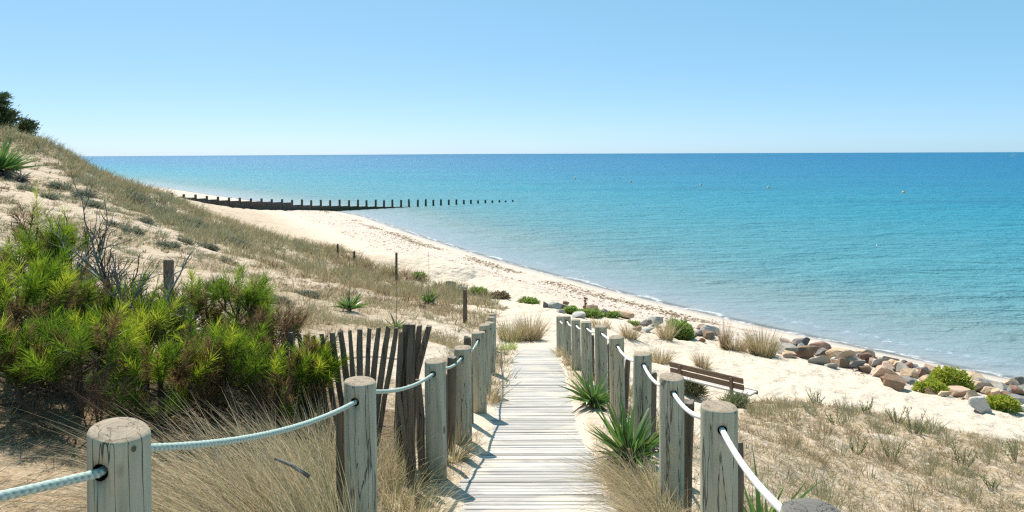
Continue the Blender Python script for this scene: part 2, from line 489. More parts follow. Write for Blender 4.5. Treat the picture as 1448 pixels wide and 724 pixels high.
# ------------------------------------------------------------------ materials of the setting
def ground_mat():
    t = NT('sand and dune litter')
    p = t.coord('Object')
    s = t.attr('shore'); v = t.attr('veg'); lit = t.attr('litter')
    n1 = t.noise(p, 0.7, 5); n2 = t.noise(p, 9.0, 4); n3 = t.noise(p, 90.0, 2, .7)
    sand = t.mix(n1, (0.56, 0.465, 0.365), (0.65, 0.555, 0.45))
    sand = t.mix(t.mrange(n2, .35, .7, 0, .35), sand, (0.40, 0.31, 0.215))
    dn = t.attr('dune')
    sand = t.mix(dn, sand, t.mix(n1, (0.43, 0.335, 0.245), (0.51, 0.41, 0.305)))
    # the beach below the rocks is greyer and pinker, speckled with shell and weed
    beach = t.mix(n1, (0.47, 0.39, 0.325), (0.55, 0.465, 0.40))
    spk = t.noise(t.coord('Object', (1, 1, 1)), 4.5, 7, .78)
    beach = t.mix(t.mrange(spk, .54, .66, 0, .6), beach, (0.30, 0.225, 0.165))
    kb = t.mrange(t.math('ADD', s, t.math('MULTIPLY', n1, 4.0)), 8.5, 11.5, 1, 0)
    col = t.mix(kb, sand, beach)
    # strand line of brown weed
    wn_ = t.noise(p, 1.6, 5, .7)
    wr = t.math('MULTIPLY', t.mrange(t.math('ABSOLUTE', t.math('SUBTRACT', t.math('ADD', s, t.math('MULTIPLY', n1, 2.2)), 3.6)), 0, .9, 1, 0), t.mrange(wn_, .5, .62, 0, .7))
    col = t.mix(wr, col, (0.25, 0.16, 0.07))
    # wet sand by the water
    wet = t.mrange(t.math('ADD', s, t.math('MULTIPLY', n1, .8)), 0.7, 1.8, 1, 0)
    col = t.mix(t.math('MULTIPLY', wet, .6), col, (0.40, 0.335, 0.27))
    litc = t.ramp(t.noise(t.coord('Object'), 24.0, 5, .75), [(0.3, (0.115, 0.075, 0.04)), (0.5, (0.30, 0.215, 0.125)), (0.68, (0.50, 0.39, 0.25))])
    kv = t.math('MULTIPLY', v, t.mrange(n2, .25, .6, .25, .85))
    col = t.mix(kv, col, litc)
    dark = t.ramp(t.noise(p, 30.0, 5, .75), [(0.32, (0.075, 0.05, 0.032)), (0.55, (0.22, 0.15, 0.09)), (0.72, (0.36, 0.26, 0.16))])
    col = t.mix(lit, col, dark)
    # foot prints and ripples
    vo = t.n('ShaderNodeTexVoronoi', feature='SMOOTH_F1'); t.l(p, vo.inputs['Vector']); vo.inputs['Scale'].default_value = 3.4
    h = t.math('ADD', t.math('MULTIPLY', vo.outputs['Distance'], 1.0), t.math('MULTIPLY', n2, .5))
    h = t.math('ADD', h, t.math('MULTIPLY', n3, .10))
    h = t.math('MULTIPLY', h, t.mrange(s, 1.0, 6.0, .12, 1))
    # specks of dead stems and pebbles on the dune
    sp2 = t.noise(t.coord('Object'), 7.0, 6, .75)
    up = t.math('MULTIPLY', t.mrange(s, 9, 16, 0, 1), t.math('ADD', .45, t.math('MULTIPLY', dn, .55)))
    col = t.mix(t.math('MULTIPLY', up, t.mrange(sp2, .55, .68, 0, .75)), col, (0.20, 0.15, 0.10))
    nb = t.bump(h, 1.0, .11)
    rough = t.mrange(wet, 0, 1, .95, .45)
    return t.done(t.bsdf(col, rough, .25, nb))

def water_mat():
    t = NT('sea water')
    p = t.coord('Object')
    s = t.attr('shore')                    # metres offshore
    ls = t.math('LOGARITHM', t.math('ADD', s, 1.0), 10.0)
    ls = t.math('ADD', ls, t.math('MULTIPLY', t.math('SUBTRACT', t.noise(t.coord('Object', (.012, .03, 1)), 1.0, 4), .5), .5))
    f = t.math('DIVIDE', ls, 4.0)
    col = t.ramp(f, [(0.0, (0.27, 0.28, 0.28)), (0.12, (0.20, 0.255, 0.285)), (0.23, (0.155, 0.24, 0.25)), (0.33, (0.075, 0.240, 0.285)), (0.46, (0.020, 0.212, 0.298)),
                     (0.58, (0.010, 0.155, 0.28)), (0.74, (0.006, 0.122, 0.25)), (1.0, (0.005, 0.105, 0.215))])
    # ripple shading painted into the water colour as darker streaks
    st = t.noise(t.coord('Object', (.010, .05, 1)), 1.0, 5, .6)
    col = t.mix(t.math('MULTIPLY', t.mrange(st, .45, .70, 0, .5), t.mrange(s, 30, 90, 0, 1)), col, (0.010, 0.125, 0.215))
    w1 = t.noise(t.coord('Object', (.5, 1.0, 1)), 1.1, 5, .62, .6)
    w2 = t.noise(t.coord('Object', (.18, .42, 1)), 0.6, 4, .6, .4)
    w3 = t.noise(t.coord('Object', (.8, 1.5, 1)), 4.2, 3, .6, .5)
    h = t.math('ADD', t.math('MULTIPLY', w1, .28), t.math('ADD', t.math('MULTIPLY', w2, .8), t.math('MULTIPLY', w3, .07)))
    calm = t.mrange(s, 0, 14, .25, 1.0)
    nb = t.bump(t.math('MULTIPLY', h, calm), 1.0, 2.3)
    b = t.n('ShaderNodeBsdfPrincipled')
    b.inputs['Roughness'].default_value = .4; b.inputs['IOR'].default_value = 1.2
    b.inputs['Specular IOR Level'].default_value = .42
    t.l(nb, b.inputs['Normal'])
    # foam: a thin swash edge and broken lines of small waves
    al = t.noise(p, .33, 3, .5); fi = t.noise(p, 3.2, 5, .75)
    sw = t.math('ADD', s, t.math('MULTIPLY', t.math('SUBTRACT', al, .5), 2.6))
    def line(c, w, lo, hi, amt):
        m = t.mrange(t.math('ABSOLUTE', t.math('SUBTRACT', sw, c)), 0, w, 1, 0)
        return t.math('MULTIPLY', t.math('MULTIPLY', m, t.mrange(fi, lo, hi, 0, 1)), amt)
    gap = t.mrange(t.noise(p, .16, 2), .42, .58, 0, 1)
    foam = t.math('MAXIMUM', line(.25, .28, .36, .58, .75), t.math('MULTIPLY', line(2.1, .35, .50, .68, .4), gap))
    gap2 = t.mrange(t.noise(t.coord('Object', (1, 1, 1)), .23, 2), .52, .62, 0, 1)
    foam = t.math('MAXIMUM', foam, t.math('MULTIPLY', line(4.6, .35, .52, .70, .2), gap2))
    col = t.mix(foam, col, (0.82, 0.84, 0.85))
    t.l(col, b.inputs['Base Color'])
    tr = t.n('ShaderNodeBsdfTransparent'); tr.inputs[0].default_value = (.93, .97, 1, 1)
    mx = t.n('ShaderNodeMixShader')
    t.l(t.math('MAXIMUM', t.mrange(s, 0.0, .8, .3, 1.0), foam), mx.inputs[0])
    t.l(tr.outputs[0], mx.inputs[1]); t.l(b.outputs[0], mx.inputs[2])
    return t.done(mx.outputs[0])

def polar(r0, r1, step, ang):
    R = np.exp(np.arange(math.log(r0), math.log(r1), step))
    A, RR = np.meshgrid(ang, R)
    x = (np.sin(A) * RR).ravel(); y = (np.cos(A) * RR).ravel()
    na = len(ang); nr = len(R)
    i = np.arange(nr - 1)[:, None]; j = np.arange(na - 1)[None, :]
    f = np.stack([i * na + j, i * na + j + 1, (i + 1) * na + j + 1, (i + 1) * na + j], -1).reshape(-1, 4)
    return x, y, f[:, ::-1]

# ground: one sheet, fine in front of the camera
fine = np.radians(np.arange(-50, 50.01, .2)); left = np.radians(np.arange(-180, -50, 5)); right = np.radians(np.arange(55, 181, 5))
gx, gy, gf = polar(.25, 3000, .0135, np.concatenate([left, fine, right]))
gz, gs = ground(gx, gy, True)
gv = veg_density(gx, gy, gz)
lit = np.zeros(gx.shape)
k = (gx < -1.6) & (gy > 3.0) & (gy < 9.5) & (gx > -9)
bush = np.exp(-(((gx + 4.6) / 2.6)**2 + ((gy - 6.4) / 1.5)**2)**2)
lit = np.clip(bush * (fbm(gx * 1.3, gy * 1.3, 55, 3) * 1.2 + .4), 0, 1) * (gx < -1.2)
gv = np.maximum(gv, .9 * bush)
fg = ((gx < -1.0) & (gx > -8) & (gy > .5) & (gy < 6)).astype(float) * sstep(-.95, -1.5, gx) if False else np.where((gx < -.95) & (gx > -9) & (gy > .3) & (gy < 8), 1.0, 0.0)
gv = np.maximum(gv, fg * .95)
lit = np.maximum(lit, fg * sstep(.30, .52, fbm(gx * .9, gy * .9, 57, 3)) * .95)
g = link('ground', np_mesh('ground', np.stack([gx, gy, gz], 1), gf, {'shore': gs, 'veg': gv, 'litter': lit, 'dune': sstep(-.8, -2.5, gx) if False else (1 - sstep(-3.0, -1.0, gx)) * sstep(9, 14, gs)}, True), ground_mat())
tag(g, kind='structure')

# sea
wx, wy, wf = polar(9, 60000, .012, np.concatenate([np.radians(np.arange(-80, -50, 2)), np.radians(np.arange(-50, 60.01, .25)), np.radians(np.arange(62, 121, 2))]))
ws = -shore_s(wx, wy)
keep = (ws[wf] > -1.5).any(1)
used = np.unique(wf[keep]); remap = np.full(len(wx), -1); remap[used] = np.arange(len(used))
wx, wy, ws = wx[used], wy[used], ws[used]; wf = remap[wf[keep]]
wz = np.zeros(len(wx)) + .05 * np.exp(-((ws - 2.1) / .5)**2) * (fbm(wx * .3, wy * .3, 70, 2) > .45) + sstep(6, 30, ws) * (1 - sstep(120, 200, ws)) * .10 * (fbm(wx * .35, wy * .8, 71, 3) - .5)
w = link('sea', np_mesh('sea', np.stack([wx, wy, wz], 1), wf, {'shore': np.maximum(ws, 0)}, True), water_mat())
tag(w, kind='structure')
# ------------------------------------------------------------------ boardwalk
def plank_mat():
    t = NT('weathered boardwalk planks')
    r = t.attr('rnd')
    cv = t.n('ShaderNodeCombineXYZ'); t.l(t.math('MULTIPLY', r, 31.0), cv.inputs[0]); t.l(t.math('MULTIPLY', r, 17.0), cv.inputs[2])
    va = t.n('ShaderNodeVectorMath', operation='ADD'); t.l(t.coord('Object', (2.2, 46, 46)), va.inputs[0]); t.l(cv.outputs[0], va.inputs[1])
    g1 = t.noise(va.outputs[0], 1.0, 5, .65)
    big = t.noise(t.coord('Object'), 1.3, 4, .6)
    c = t.ramp(r, [(0, (.22, .20, .18)), (.14, (.36, .34, .31)), (.6, (.48, .46, .43)), (1, (.54, .515, .48))])
    c = t.mix(t.mrange(g1, .45, .68, 0, .62), c, (.17, .148, .125))
    gr_ = t.noise(t.coord('Object', (.8, 1, 1)), 1.1, 5, .65)
    c = t.mix(t.mrange(gr_, .44, .62, 0, .6), c, (.30, .285, .275))
    c = t.mix(t.mrange(big, .50, .64, 0, .7), c, (.52, .465, .39))       # wind blown sand dusting
    nb = t.bump(g1, .45, .006)
    return t.done(t.bsdf(c, .85, .2, nb))
mb = MB()
y = -3.5; i = 0
while y < 19.3:
    w_ = random.uniform(.066, .088); gap = random.choice([.005, .007, .009, .013])
    if i % 31 == 7: gap = .028
    L_ = 2 * WH + random.uniform(-.03, .03)
    rot = Matrix.Rotation(math.atan(-.184) , 3, 'X') @ Matrix.Rotation(random.uniform(-.006, .006), 3, 'Z') @ Matrix.Rotation(random.uniform(-.004, .004), 3, 'Y')
    yc = y + w_ / 2
    mb.box((wc(yc) + random.uniform(-.015, .015), yc, zw(yc) - .018 + random.uniform(-.004, .004)), (L_, w_, .036), rot, random.random())
    y += w_ + gap; i += 1
walk = mb.build('boardwalk', plank_mat())
bevel_obj(walk, .005, 1)
tag(walk, kind='structure')

# ------------------------------------------------------------------ rope fence: round posts
def post_mat(name, base, dark, top):
    t = NT(name)
    p = t.coord('Object', (16, 16, 1.1), True)
    g1 = t.noise(p, 1.4, 6, .68, .3)
    p2 = t.coord('Object', (26, 26, 1.3), True)
    cr = t.n('ShaderNodeTexNoise'); t.l(p2, cr.inputs['Vector']); cr.inputs['Scale'].default_value = .55; cr.inputs['Detail'].default_value = 4; cr.inputs['Distortion'].default_value = .25
    crack = t.mrange(t.math('ABSOLUTE', t.math('SUBTRACT', cr.outputs['Fac'], .5)), 0.0, .010, 1, 0)
    big = t.noise(t.coord('Object', (3, 3, 2), True), 1.0, 4, .6)
    c = t.mix(t.mrange(g1, .36, .74), base, dark)
    c = t.mix(t.mrange(big, .45, .7, 0, .6), c, (base[0] * 1.15, base[1] * 1.0, base[2] * .82))
    oi = t.n('ShaderNodeObjectInfo'); c = t.mix(t.math('MULTIPLY', oi.outputs['Random'], .4), c, (base[0] * .78, base[1] * .71, base[2] * .62))
    # knots
    kn = t.n('ShaderNodeTexVoronoi', feature='F1'); t.l(t.coord('Object', (5, 5, 2.6), True), kn.inputs['Vector']); kn.inputs['Scale'].default_value = 1.0
    c = t.mix(t.mrange(kn.outputs['Distance'], .05, .12, .8, 0), c, (dark[0] * .55, dark[1] * .45, dark[2] * .4))
    c = t.mix(t.math('MULTIPLY', crack, .85), c, (.035, .03, .025))
    # end grain where the surface faces up
    geo = t.n('ShaderNodeNewGeometry'); sx = t.n('ShaderNodeSeparateXYZ'); t.l(geo.outputs['Normal'], sx.inputs[0])
    upf = t.mrange(sx.outputs['Z'], .55, .8)
    oc = t.n('ShaderNodeTexCoord').outputs['Object']
    ln = t.n('ShaderNodeVectorMath', operation='LENGTH'); mp = t.n('ShaderNodeMapping'); t.l(oc, mp.inputs[0]); mp.inputs['Scale'].default_value = (1, 1, 0); t.l(mp.outputs[0], ln.inputs[0])
    sq = t.n('ShaderNodeSeparateXYZ'); t.l(oc, sq.inputs[0]); an = t.math('ARCTAN2', sq.outputs[1], sq.outputs[0]); cq = t.n('ShaderNodeCombineXYZ'); t.l(t.math('MULTIPLY', an, 1.1), cq.inputs[0]); t.l(t.math('MULTIPLY', ln.outputs['Value'], 5.0), cq.inputs[1]); oi2 = t.n('ShaderNodeObjectInfo'); t.l(t.math('MULTIPLY', oi2.outputs['Random'], 50.0), cq.inputs[2])
    rcn = t.noise(cq.outputs[0], 1.6, 3, .6); rcr = t.mrange(t.math('ABSOLUTE', t.math('SUBTRACT', rcn, .5)), 0, .006, .7, 0)
    ring = t.math('SINE', t.math('ADD', t.math('MULTIPLY', ln.outputs['Value'], 420.0), t.math('MULTIPLY', t.noise(oc, 22, 5), 14.0)))
    tg = t.mix(t.mrange(ring, -1, 1, 0, .28), top, (top[0] * .5, top[1] * .46, top[2] * .42))
    tg = t.mix(t.mrange(t.noise(oc, 30, 5, .7), .45, .7, 0, .5), tg, (.13, .11, .09))
    tg = t.mix(rcr, tg, (.05, .042, .035))
    c = t.mix(upf, c, tg)
    h = t.math('SUBTRACT', t.math('MULTIPLY', g1, .6), t.math('MULTIPLY', crack, 1.4))
    return t.done(t.bsdf(c, .85, .2, t.bump(h, .8, .008)))
M_POST = post_mat('greenish grey treated timber', (.43, .43, .345), (.21, .205, .15), (.33, .27, .20))
M_POST_OLD = post_mat('dark weathered post', (.30, .29, .23), (.16, .15, .115), (.15, .142, .13))
M_STAKE = post_mat('old dark grey stake wood', (.17, .14, .108), (.06, .048, .036), (.25, .21, .17))
M_PICK = post_mat('split chestnut pickets', (.20, .165, .13), (.09, .072, .056), (.25, .21, .17))
M_HOLE = NT('dark bored hole'); M_HOLE = M_HOLE.done(M_HOLE.bsdf((.018, .016, .014), .95, .05))

def round_post(px, top, Y, r, label, group, extra=.12, hole_dir=(0, -1, 0), hole_dz=.13, wobble=.004, cut=(0, 0)):
    top = top + F * r / Y * (top - HY) / F        # the given row is the far rim of the top
    p = P(px, top, Y)
    gz_ = G(p.x, p.y)
    h = p.z - gz_ + extra
    t = empty('rope_post', (p.x, p.y, gz_ - extra), label, 'post', group)
    n = 40; prof = [(1.0, 0), (1.0, h * .3), (.995, h * .6), (.99, h * .85), (.985, h - .03), (.983, h - .012), (.972, h - .006), (.945, h - .001), (.93, h), (.6, h + .002), (.25, h + .001)]
    vs = []; fs = []; ph = random.uniform(0, 6)
    split = random.uniform(0, 6.28)
    for (q, z) in prof:
        for k in range(n):
            a = 2 * math.pi * k / n
            rr = r * q * (1 + wobble * 4 * math.sin(2 * a + ph) + wobble * 2 * math.sin(5 * a + 2 * ph + z * 2))
            vs.append((rr * math.cos(a), rr * math.sin(a), z + (0.0012 * math.sin(3 * a + ph) + .004 * q * math.cos(a - ph) + q * r * (cut[0] * math.cos(a) + cut[1] * math.sin(a)) if z > h - .05 else 0)))
    m = len(prof)
    for i in range(m - 1):
        for k in range(n): fs.append((i * n + k, i * n + (k + 1) % n, (i + 1) * n + (k + 1) % n, (i + 1) * n + k))
    fs.append(tuple(reversed(range(n)))); fs.append(tuple((m - 1) * n + k for k in range(n)))
    b = MB(); b.add(vs, fs)
    pm = M_POST_OLD if 'bottom right edge of the photo' in label else M_POST
    sh = b.build('shaft', pm, t, smooth=True)
    tk = .006 if Y < 4.5 else .02
    tilt = (random.uniform(-tk, tk), random.uniform(-tk, tk))
    t.rotation_euler = (tilt[0], tilt[1], random.uniform(0, 6.28) if cut == (0, 0) else 0)
    hz = h - hole_dz
    # hole bored right through along the rope
    hd = Vector((*hole_dir[:2], 0)).normalized()
    loc = Matrix.Rotation(-t.rotation_euler.z, 3, 'Z') @ hd
    hb = MB(); hb.tube([loc * (r * 1.6), loc * (-r * 1.6)], .024 if r > .08 else .02, 14)
    ctr = hb.build('cutter', None); ctr.location = (0, 0, hz)
    md = sh.modifiers.new('bore', 'BOOLEAN'); md.object = ctr; md.operation = 'DIFFERENCE'; md.solver = 'EXACT'
    ctr.parent = t
    bpy.context.view_layer.update()
    dg = bpy.context.evaluated_depsgraph_get()
    me = bpy.data.meshes.new_from_object(sh.evaluated_get(dg))
    sh.modifiers.clear(); sh.data = me
    if not me.materials: me.materials.append(pm)
    bpy.data.objects.remove(ctr)
    # sleeve: near-black lining, the shade inside the bore put into its colour
    sl = MB(); ring = []
    L = r * .985
    for e in (-1, 1):
        pass
    n2 = 14; ax = loc; side = Vector((0, 0, 1)).cross(ax); up = Vector((0, 0, 1)); rr = .0238 if r > .08 else .0198
    vs = []; fs = []
    for q in (-L, L):
        for k in range(n2):
            a = 2 * math.pi * k / n2; off = (side * math.cos(a) + up * math.sin(a)) * rr
            # follow the curve of the shaft
            s_ = side.dot(off); dd = math.sqrt(max(r * r - s_ * s_, 0)) * .985
            vs.append(ax * (dd if q > 0 else -dd) + off + Vector((0, 0, hz)))
    for k in range(n2): fs.append((k, (k + 1) % n2, n2 + (k + 1) % n2, n2 + k))
    sl.add(vs, fs); sl.build('rope_hole', M_HOLE, t, smooth=True)
    bpy.context.view_layer.update()
    return (t.matrix_world @ (Vector((0, 0, hz)) - loc * r * 1.02), t.matrix_world @ (Vector((0, 0, hz)) + loc * r * 1.02))

ord_ = ['nearest', 'second', 'third', 'fourth', 'fifth', 'sixth', 'seventh', 'eighth', 'ninth']
LP = [(171, 592, 2.05, .0825), (511, 531, 4.0, .091), (617, 505, 6.0, .090), (655, 488, 7.3, .091), (678, 468, 8.9, .090), (686.5, 457, 10.6, .087), (693.5, 454, 12.6, .088), (695.5, 447, 14.8, .088), (696, 443, 17.0, .087)]
RP = [(1150, 703, 1.95, .088), (1015, 565, 3.6, .092), (949, 526, 5.14, .091), (906, 496, 6.9, .090), (873.5, 473, 8.57, .090), (850, 459, 10.0, .089), (830, 453, 11.4, .088), (815, 451, 13.2, .087), (802, 446, 15.0, .086), (792, 446, 17.0, .085)]
Llab = ['thick grey green rope post nearest the camera on the left, with a round knot mark',
        'rope post on the left standing beside the dry grass clump and a dark stake',
        'left rope post just in front of the end of the picket fence',
        'fourth left rope post, beside the boardwalk after the picket fence',
        'fifth rope post along the left edge of the boardwalk', 'sixth rope post along the left edge of the boardwalk',
        'seventh rope post on the left, partly hidden by nearer posts', 'eighth rope post on the left, only its top showing', 'farthest rope post on the left of the boardwalk']
Rlab = ['rope post at the bottom right edge of the photo, only its cracked round top showing',
        'thick cracked rope post on the right with the bench behind its left side',
        'right rope post with a rusty orange stained top in front of the bench',
        'third full rope post on the right, behind the large green yucca',
        'right rope post standing between the two green yuccas', 'right rope post just behind the farther yucca',
        'sixth full rope post on the right, past both yuccas', 'seventh full rope post on the right of the boardwalk',
        'second to last rope post on the right of the boardwalk', 'last rope post on the right at the sandy end of the boardwalk']
def rope_line(posts, labs, group):
    W_ = [P(*q[:3]) for q in posts]; hs = []
    for i, q in enumerate(posts):
        a = W_[max(i - 1, 0)]; b = W_[min(i + 1, len(W_) - 1)]; d = b - a
        hs.append(round_post(q[0], q[1], q[2], q[3], labs[i], group, hole_dir=(d.x, d.y, 0), hole_dz=.082 + .01 * random.random(), cut=((-.15, .02) if q[0] == 171 else (-.04, .02) if q[0] == 511 else (0, 0))))
    return hs
LH = rope_line(LP, Llab, 'rope posts along the left of the boardwalk')
RH = rope_line(RP, Rlab, 'rope posts along the right of the boardwalk')

# a dark ringed knot on the face of the nearest post
np_ = [o for o in COL.objects if o.get('label', '').startswith('thick grey green rope post nearest')][0]
kp = P(200, 641, 1.97); kc = np_.location; kd = Vector((kp.x - kc.x, kp.y - kc.y, 0)).normalized()
b = MB(); b.lathe([(.011, 0), (.012, .0015), (.0085, .0022), (.0080, .0012), (.0045, .0012), (.004, .0026), (.001, .0028)], 16)
ko = b.build('knot', M_STAKE, np_, smooth=True)
ko.matrix_parent_inverse = np_.matrix_world.inverted()
ko.matrix_world = Matrix.Translation(Vector((kc.x, kc.y, kp.z)) + kd * .0815) @ kd.to_track_quat('Z', 'Y').to_matrix().to_4x4() @ Matrix.Diagonal((.55, .75, .8, 1))

def rope_mat(name, a, b):
    t = NT(name)
    r = t.attr('rnd'); n = t.noise(t.coord('Object'), 60, 3)
    c = t.mix(r, b, a); c = t.mix(t.mrange(n, .5, .75, 0, .3), c, tuple(q * .7 for q in a))
    return t.done(t.bsdf(c, .6, .3))
def rope(name, holes, r, sag, m, label, lead=None, tail=None):
    pts = []
    hs = [lead] if lead is not None else []
    for e in holes: hs += [e[0], e[1]]
    for i in range(len(hs) - 1):
        a, b = hs[i], hs[i + 1]; L = (b - a).length
        bore = (i % 2 == 1) if lead is not None else (i % 2 == 0)
        n = max(4, int(L / .0125)) if i < 8 else max(4, int(L / .03))
        for k in range(n):
            f = k / n; s_ = 0.0 if bore else sag[(i // 2) % len(sag)]
            pts.append(a.lerp(b, f) - Vector((0, 0, 4 * s_ * f * (1 - f))))
    pts.append(hs[-1])
    A = np.array(pts); T = np.gradient(A, axis=0); T /= np.linalg.norm(T, axis=1, keepdims=True)
    sd = np.cross(T, [0, 0, 1.0]); sd /= np.linalg.norm(sd, axis=1, keepdims=True); up = np.cross(sd, T)
    dist = np.concatenate([[0], np.cumsum(np.linalg.norm(np.diff(A, axis=0), axis=1))])
    n = 15; a = np.arange(n) * 2 * np.pi / n
    lobe = np.abs(np.cos(1.5 * (a[None] - dist[:, None] * 2 * np.pi / .085)))
    rad = r * (.74 + .32 * lobe)
    V = A[:, None] + (sd[:, None] * np.cos(a)[None, :, None] + up[:, None] * np.sin(a)[None, :, None]) * rad[..., None]
    N = len(A); i = np.arange(N - 1)[:, None]; k = np.arange(n)[None]
    Fc = np.stack([i * n + k, i * n + (k + 1) % n, (i + 1) * n + (k + 1) % n, (i + 1) * n + k], -1).reshape(-1, 4)[:, ::-1]
    o = link(name, np_mesh(name, V.reshape(-1, 3), Fc, {'rnd': np.clip(lobe.ravel() * 1.5 - .35, 0, 1)}, True), m)
    return tag(o, label, 'rope')
rope('rope', LH, .0125, [.02, .055, .05, .045, .05, .06], rope_mat('pale green twisted rope', (.46, .56, .495), (.16, .21, .19)),
     'pale green twisted rope sagging through the posts left of the boardwalk', lead=Vector((-1.42, .25, 7.66)))
rope('rope', RH, .0145, [.015, .045, .06, .07, .07], rope_mat('white twisted rope', (.78, .78, .76), (.55, .55, .53)),
     'white rope sagging through the posts right of the boardwalk', lead=Vector((.62, .45, 7.3)))

# ------------------------------------------------------------------ old dark stakes
def stake(px, top, Y, w_, label, lean=(0, 0), name='wooden_stake', group='old dark stakes by the rope posts', square=False, extra=.15, cat='stake', m=None):
    p = P(px, top, Y); gz_ = G(p.x, p.y); h = p.z - gz_ + extra
    b = MB(); n = 4 if square else 9; vs = []; fs = []
    zs = [0, h * .25, h * .5, h * .75, h - .02, h]
    for j, z in enumerate(zs):
        for k in range(n):
            a = 2 * math.pi * (k + .5) / n
            rr = w_ / 2 * (1.3 if square else 1) * random.uniform(.86, 1.12) * (.85 if j == len(zs) - 1 else 1)
            vs.append((rr * math.cos(a) + lean[0] * z, rr * math.sin(a) + lean[1] * z, z + (random.uniform(-.015, .02) if j == len(zs) - 1 else 0)))
    for j in range(len(zs) - 1):
        for k in range(n): fs.append((j * n + k, j * n + (k + 1) % n, (j + 1) * n + (k + 1) % n, (j + 1) * n + k))
    fs.append(tuple(reversed(range(n)))); fs.append(tuple((len(zs) - 1) * n + k for k in range(n)))
    b.add(vs, fs)
    o = b.build(name, m or M_STAKE, None, (p.x - lean[0] * h, p.y - lean[1] * h, gz_ - extra))
    bevel_obj(o, .004, 1)
    return tag(o, label, cat, group)
stake(482, 582, 4.12, .058, 'short dark wooden stake left of the second left rope post')
stake(1044, 625, 3.78, .058, 'short dark wooden stake just right of the thick cracked rope post', lean=(.01, 0))
stake(974, 567, 5.42, .088, 'dark rough stake between the two nearest full posts on the right', lean=(.03, 0))
stake(924, 527, 7.25, .078, 'dark stake right of the rope post behind the large yucca', lean=(.03, 0))
stake(888, 508, 9.0, .072, 'dark leaning stake beside the post between the two yuccas', lean=(.06, 0))
stake(862, 486, 10.5, .07, 'thin dark stake in the gap beside the farther yucca post')
stake(838, 474, 12.2, .06, 'small dark stake in the gap between distant right rope posts')
stake(639, 506, 6.9, .10, 'dark weathered stake between the third and fourth left posts', lean=(.02, 0))
stake(661, 477, 8.2, .085, 'dark stake between the fourth and fifth left rope posts', lean=(-.03, 0))
stake(629, 530, 6.5, .05, 'thin dark stake beside the third left rope post')
# posts of the old wire fence on the dune
M_WIRE = NT('rusty thin wire'); M_WIRE = M_WIRE.done(M_WIRE.bsdf((.16, .13, .11), .7, .3))
stake(657.5, 410, 21.5, .13, 'tall dark wire fence post at the sandy gap above the boardwalk end', name='fence_post', group='old wire fence posts on the dune', extra=.3, cat='fence post')
stake(560.5, 357, 33.5, .11, 'tall dark post at the dune edge against the pale beach', name='fence_post', group='old wire fence posts on the dune', extra=.4, cat='fence post')
stake(501, 355, 36.5, .11, 'short post stub at the dune edge, middle of three', name='fence_post', group='old wire fence posts on the dune', extra=.4, cat='fence post')
stake(477.5, 345, 37.0, .10, 'post at the dune edge, leftmost of three above the beach', name='fence_post', group='old wire fence posts on the dune', extra=.4, cat='fence post')
stake(238, 368, 12.0, .135, 'thick grey weathered post rising behind the green pines', name='fence_post', group='old wire fence posts on the dune', square=True, cat='fence post', m=M_STAKE)
stake(123, 326, 13.0, .07, 'thin grey post behind the bare twigs of the dead shrub', name='fence_post', group='old wire fence posts on the dune', cat='fence post')

# ------------------------------------------------------------------ picket fence
pf = empty('picket_fence', (-1.6, 6.6, G(-1.6, 6.6)), 'dark split picket fence wired together, running behind the pines to the rope posts', 'fence')
org = Vector(pf.location)
tops = [(400, 473), (411, 471), (423, 472), (432, 474), (443, 475), (455, 471.5), (469, 470.5), (482, 468.5), (495, 467.5), (509, 465.5), (522, 464), (535, 462.5), (549, 462), (561, 464)]
feet = [(414, 560), (424, 558), (437, 558), (447, 558), (458, 560), (470, 561), (482, 562), (494, 563), (502, 566), (508, 572), (517, 580), (522, 586), (531, 592), (538, 598)]
def picket(a, b, w_, th, name='picket', m=M_PICK):
    a, b = Vector(a), Vector(b)                  # a foot, b top
    d = b - a; h = d.length; z = d.normalized(); x = Vector((1, -.1, 0)); x = (x - z * x.dot(z)).normalized(); y_ = z.cross(x)
    bm_ = MB(); vs = []; fs = []
    ns = 6
    for j in range(ns + 1):
        f = j / ns; c = z * (h * f) + x * random.uniform(-.005, .005)
        ww = w_ * random.uniform(.88, 1.1) * (.8 if j == ns else 1)
        for (sx, sy) in ((-1, -1), (1, -1), (1, 1), (-1, 1)): vs.append(c + x * (sx * ww / 2) + y_ * (sy * th / 2 * random.uniform(.8, 1.1)) + (z * random.uniform(-.012, .012) if j == ns else Vector()))
    for j in range(ns):
        for k in range(4): fs.append((j * 4 + k, j * 4 + (k + 1) % 4, j * 4 + 4 + (k + 1) % 4, j * 4 + 4 + k))
    fs.append((3, 2, 1, 0)); fs.append(tuple(ns * 4 + k for k in range(4)))
    bm_.add(vs, fs)
    o = bm_.build(name, m, pf); o.location = a - org
    return o
wires = [[], []]
for i, ((tx, ty), (fx, fy)) in enumerate(zip(tops, feet)):
    Y = 6.95 - .6 * i / 13
    b = P(tx, ty, Y); a = P(fx, fy, Y); a.z = G(a.x, a.y) - .06
    # keep the lean seen in the photo, foot on the sand
    f = (P(fx, fy, Y) - b); k_ = (a.z - b.z) / f.z; a2 = b + f * k_
    picket(a2, b, random.uniform(.040, .056), .02)
    wires[0].append(a2.lerp(b, .78) + Vector((0, -.014, 0))); wires[1].append(a2.lerp(b, .30) + Vector((0, -.014, 0)))
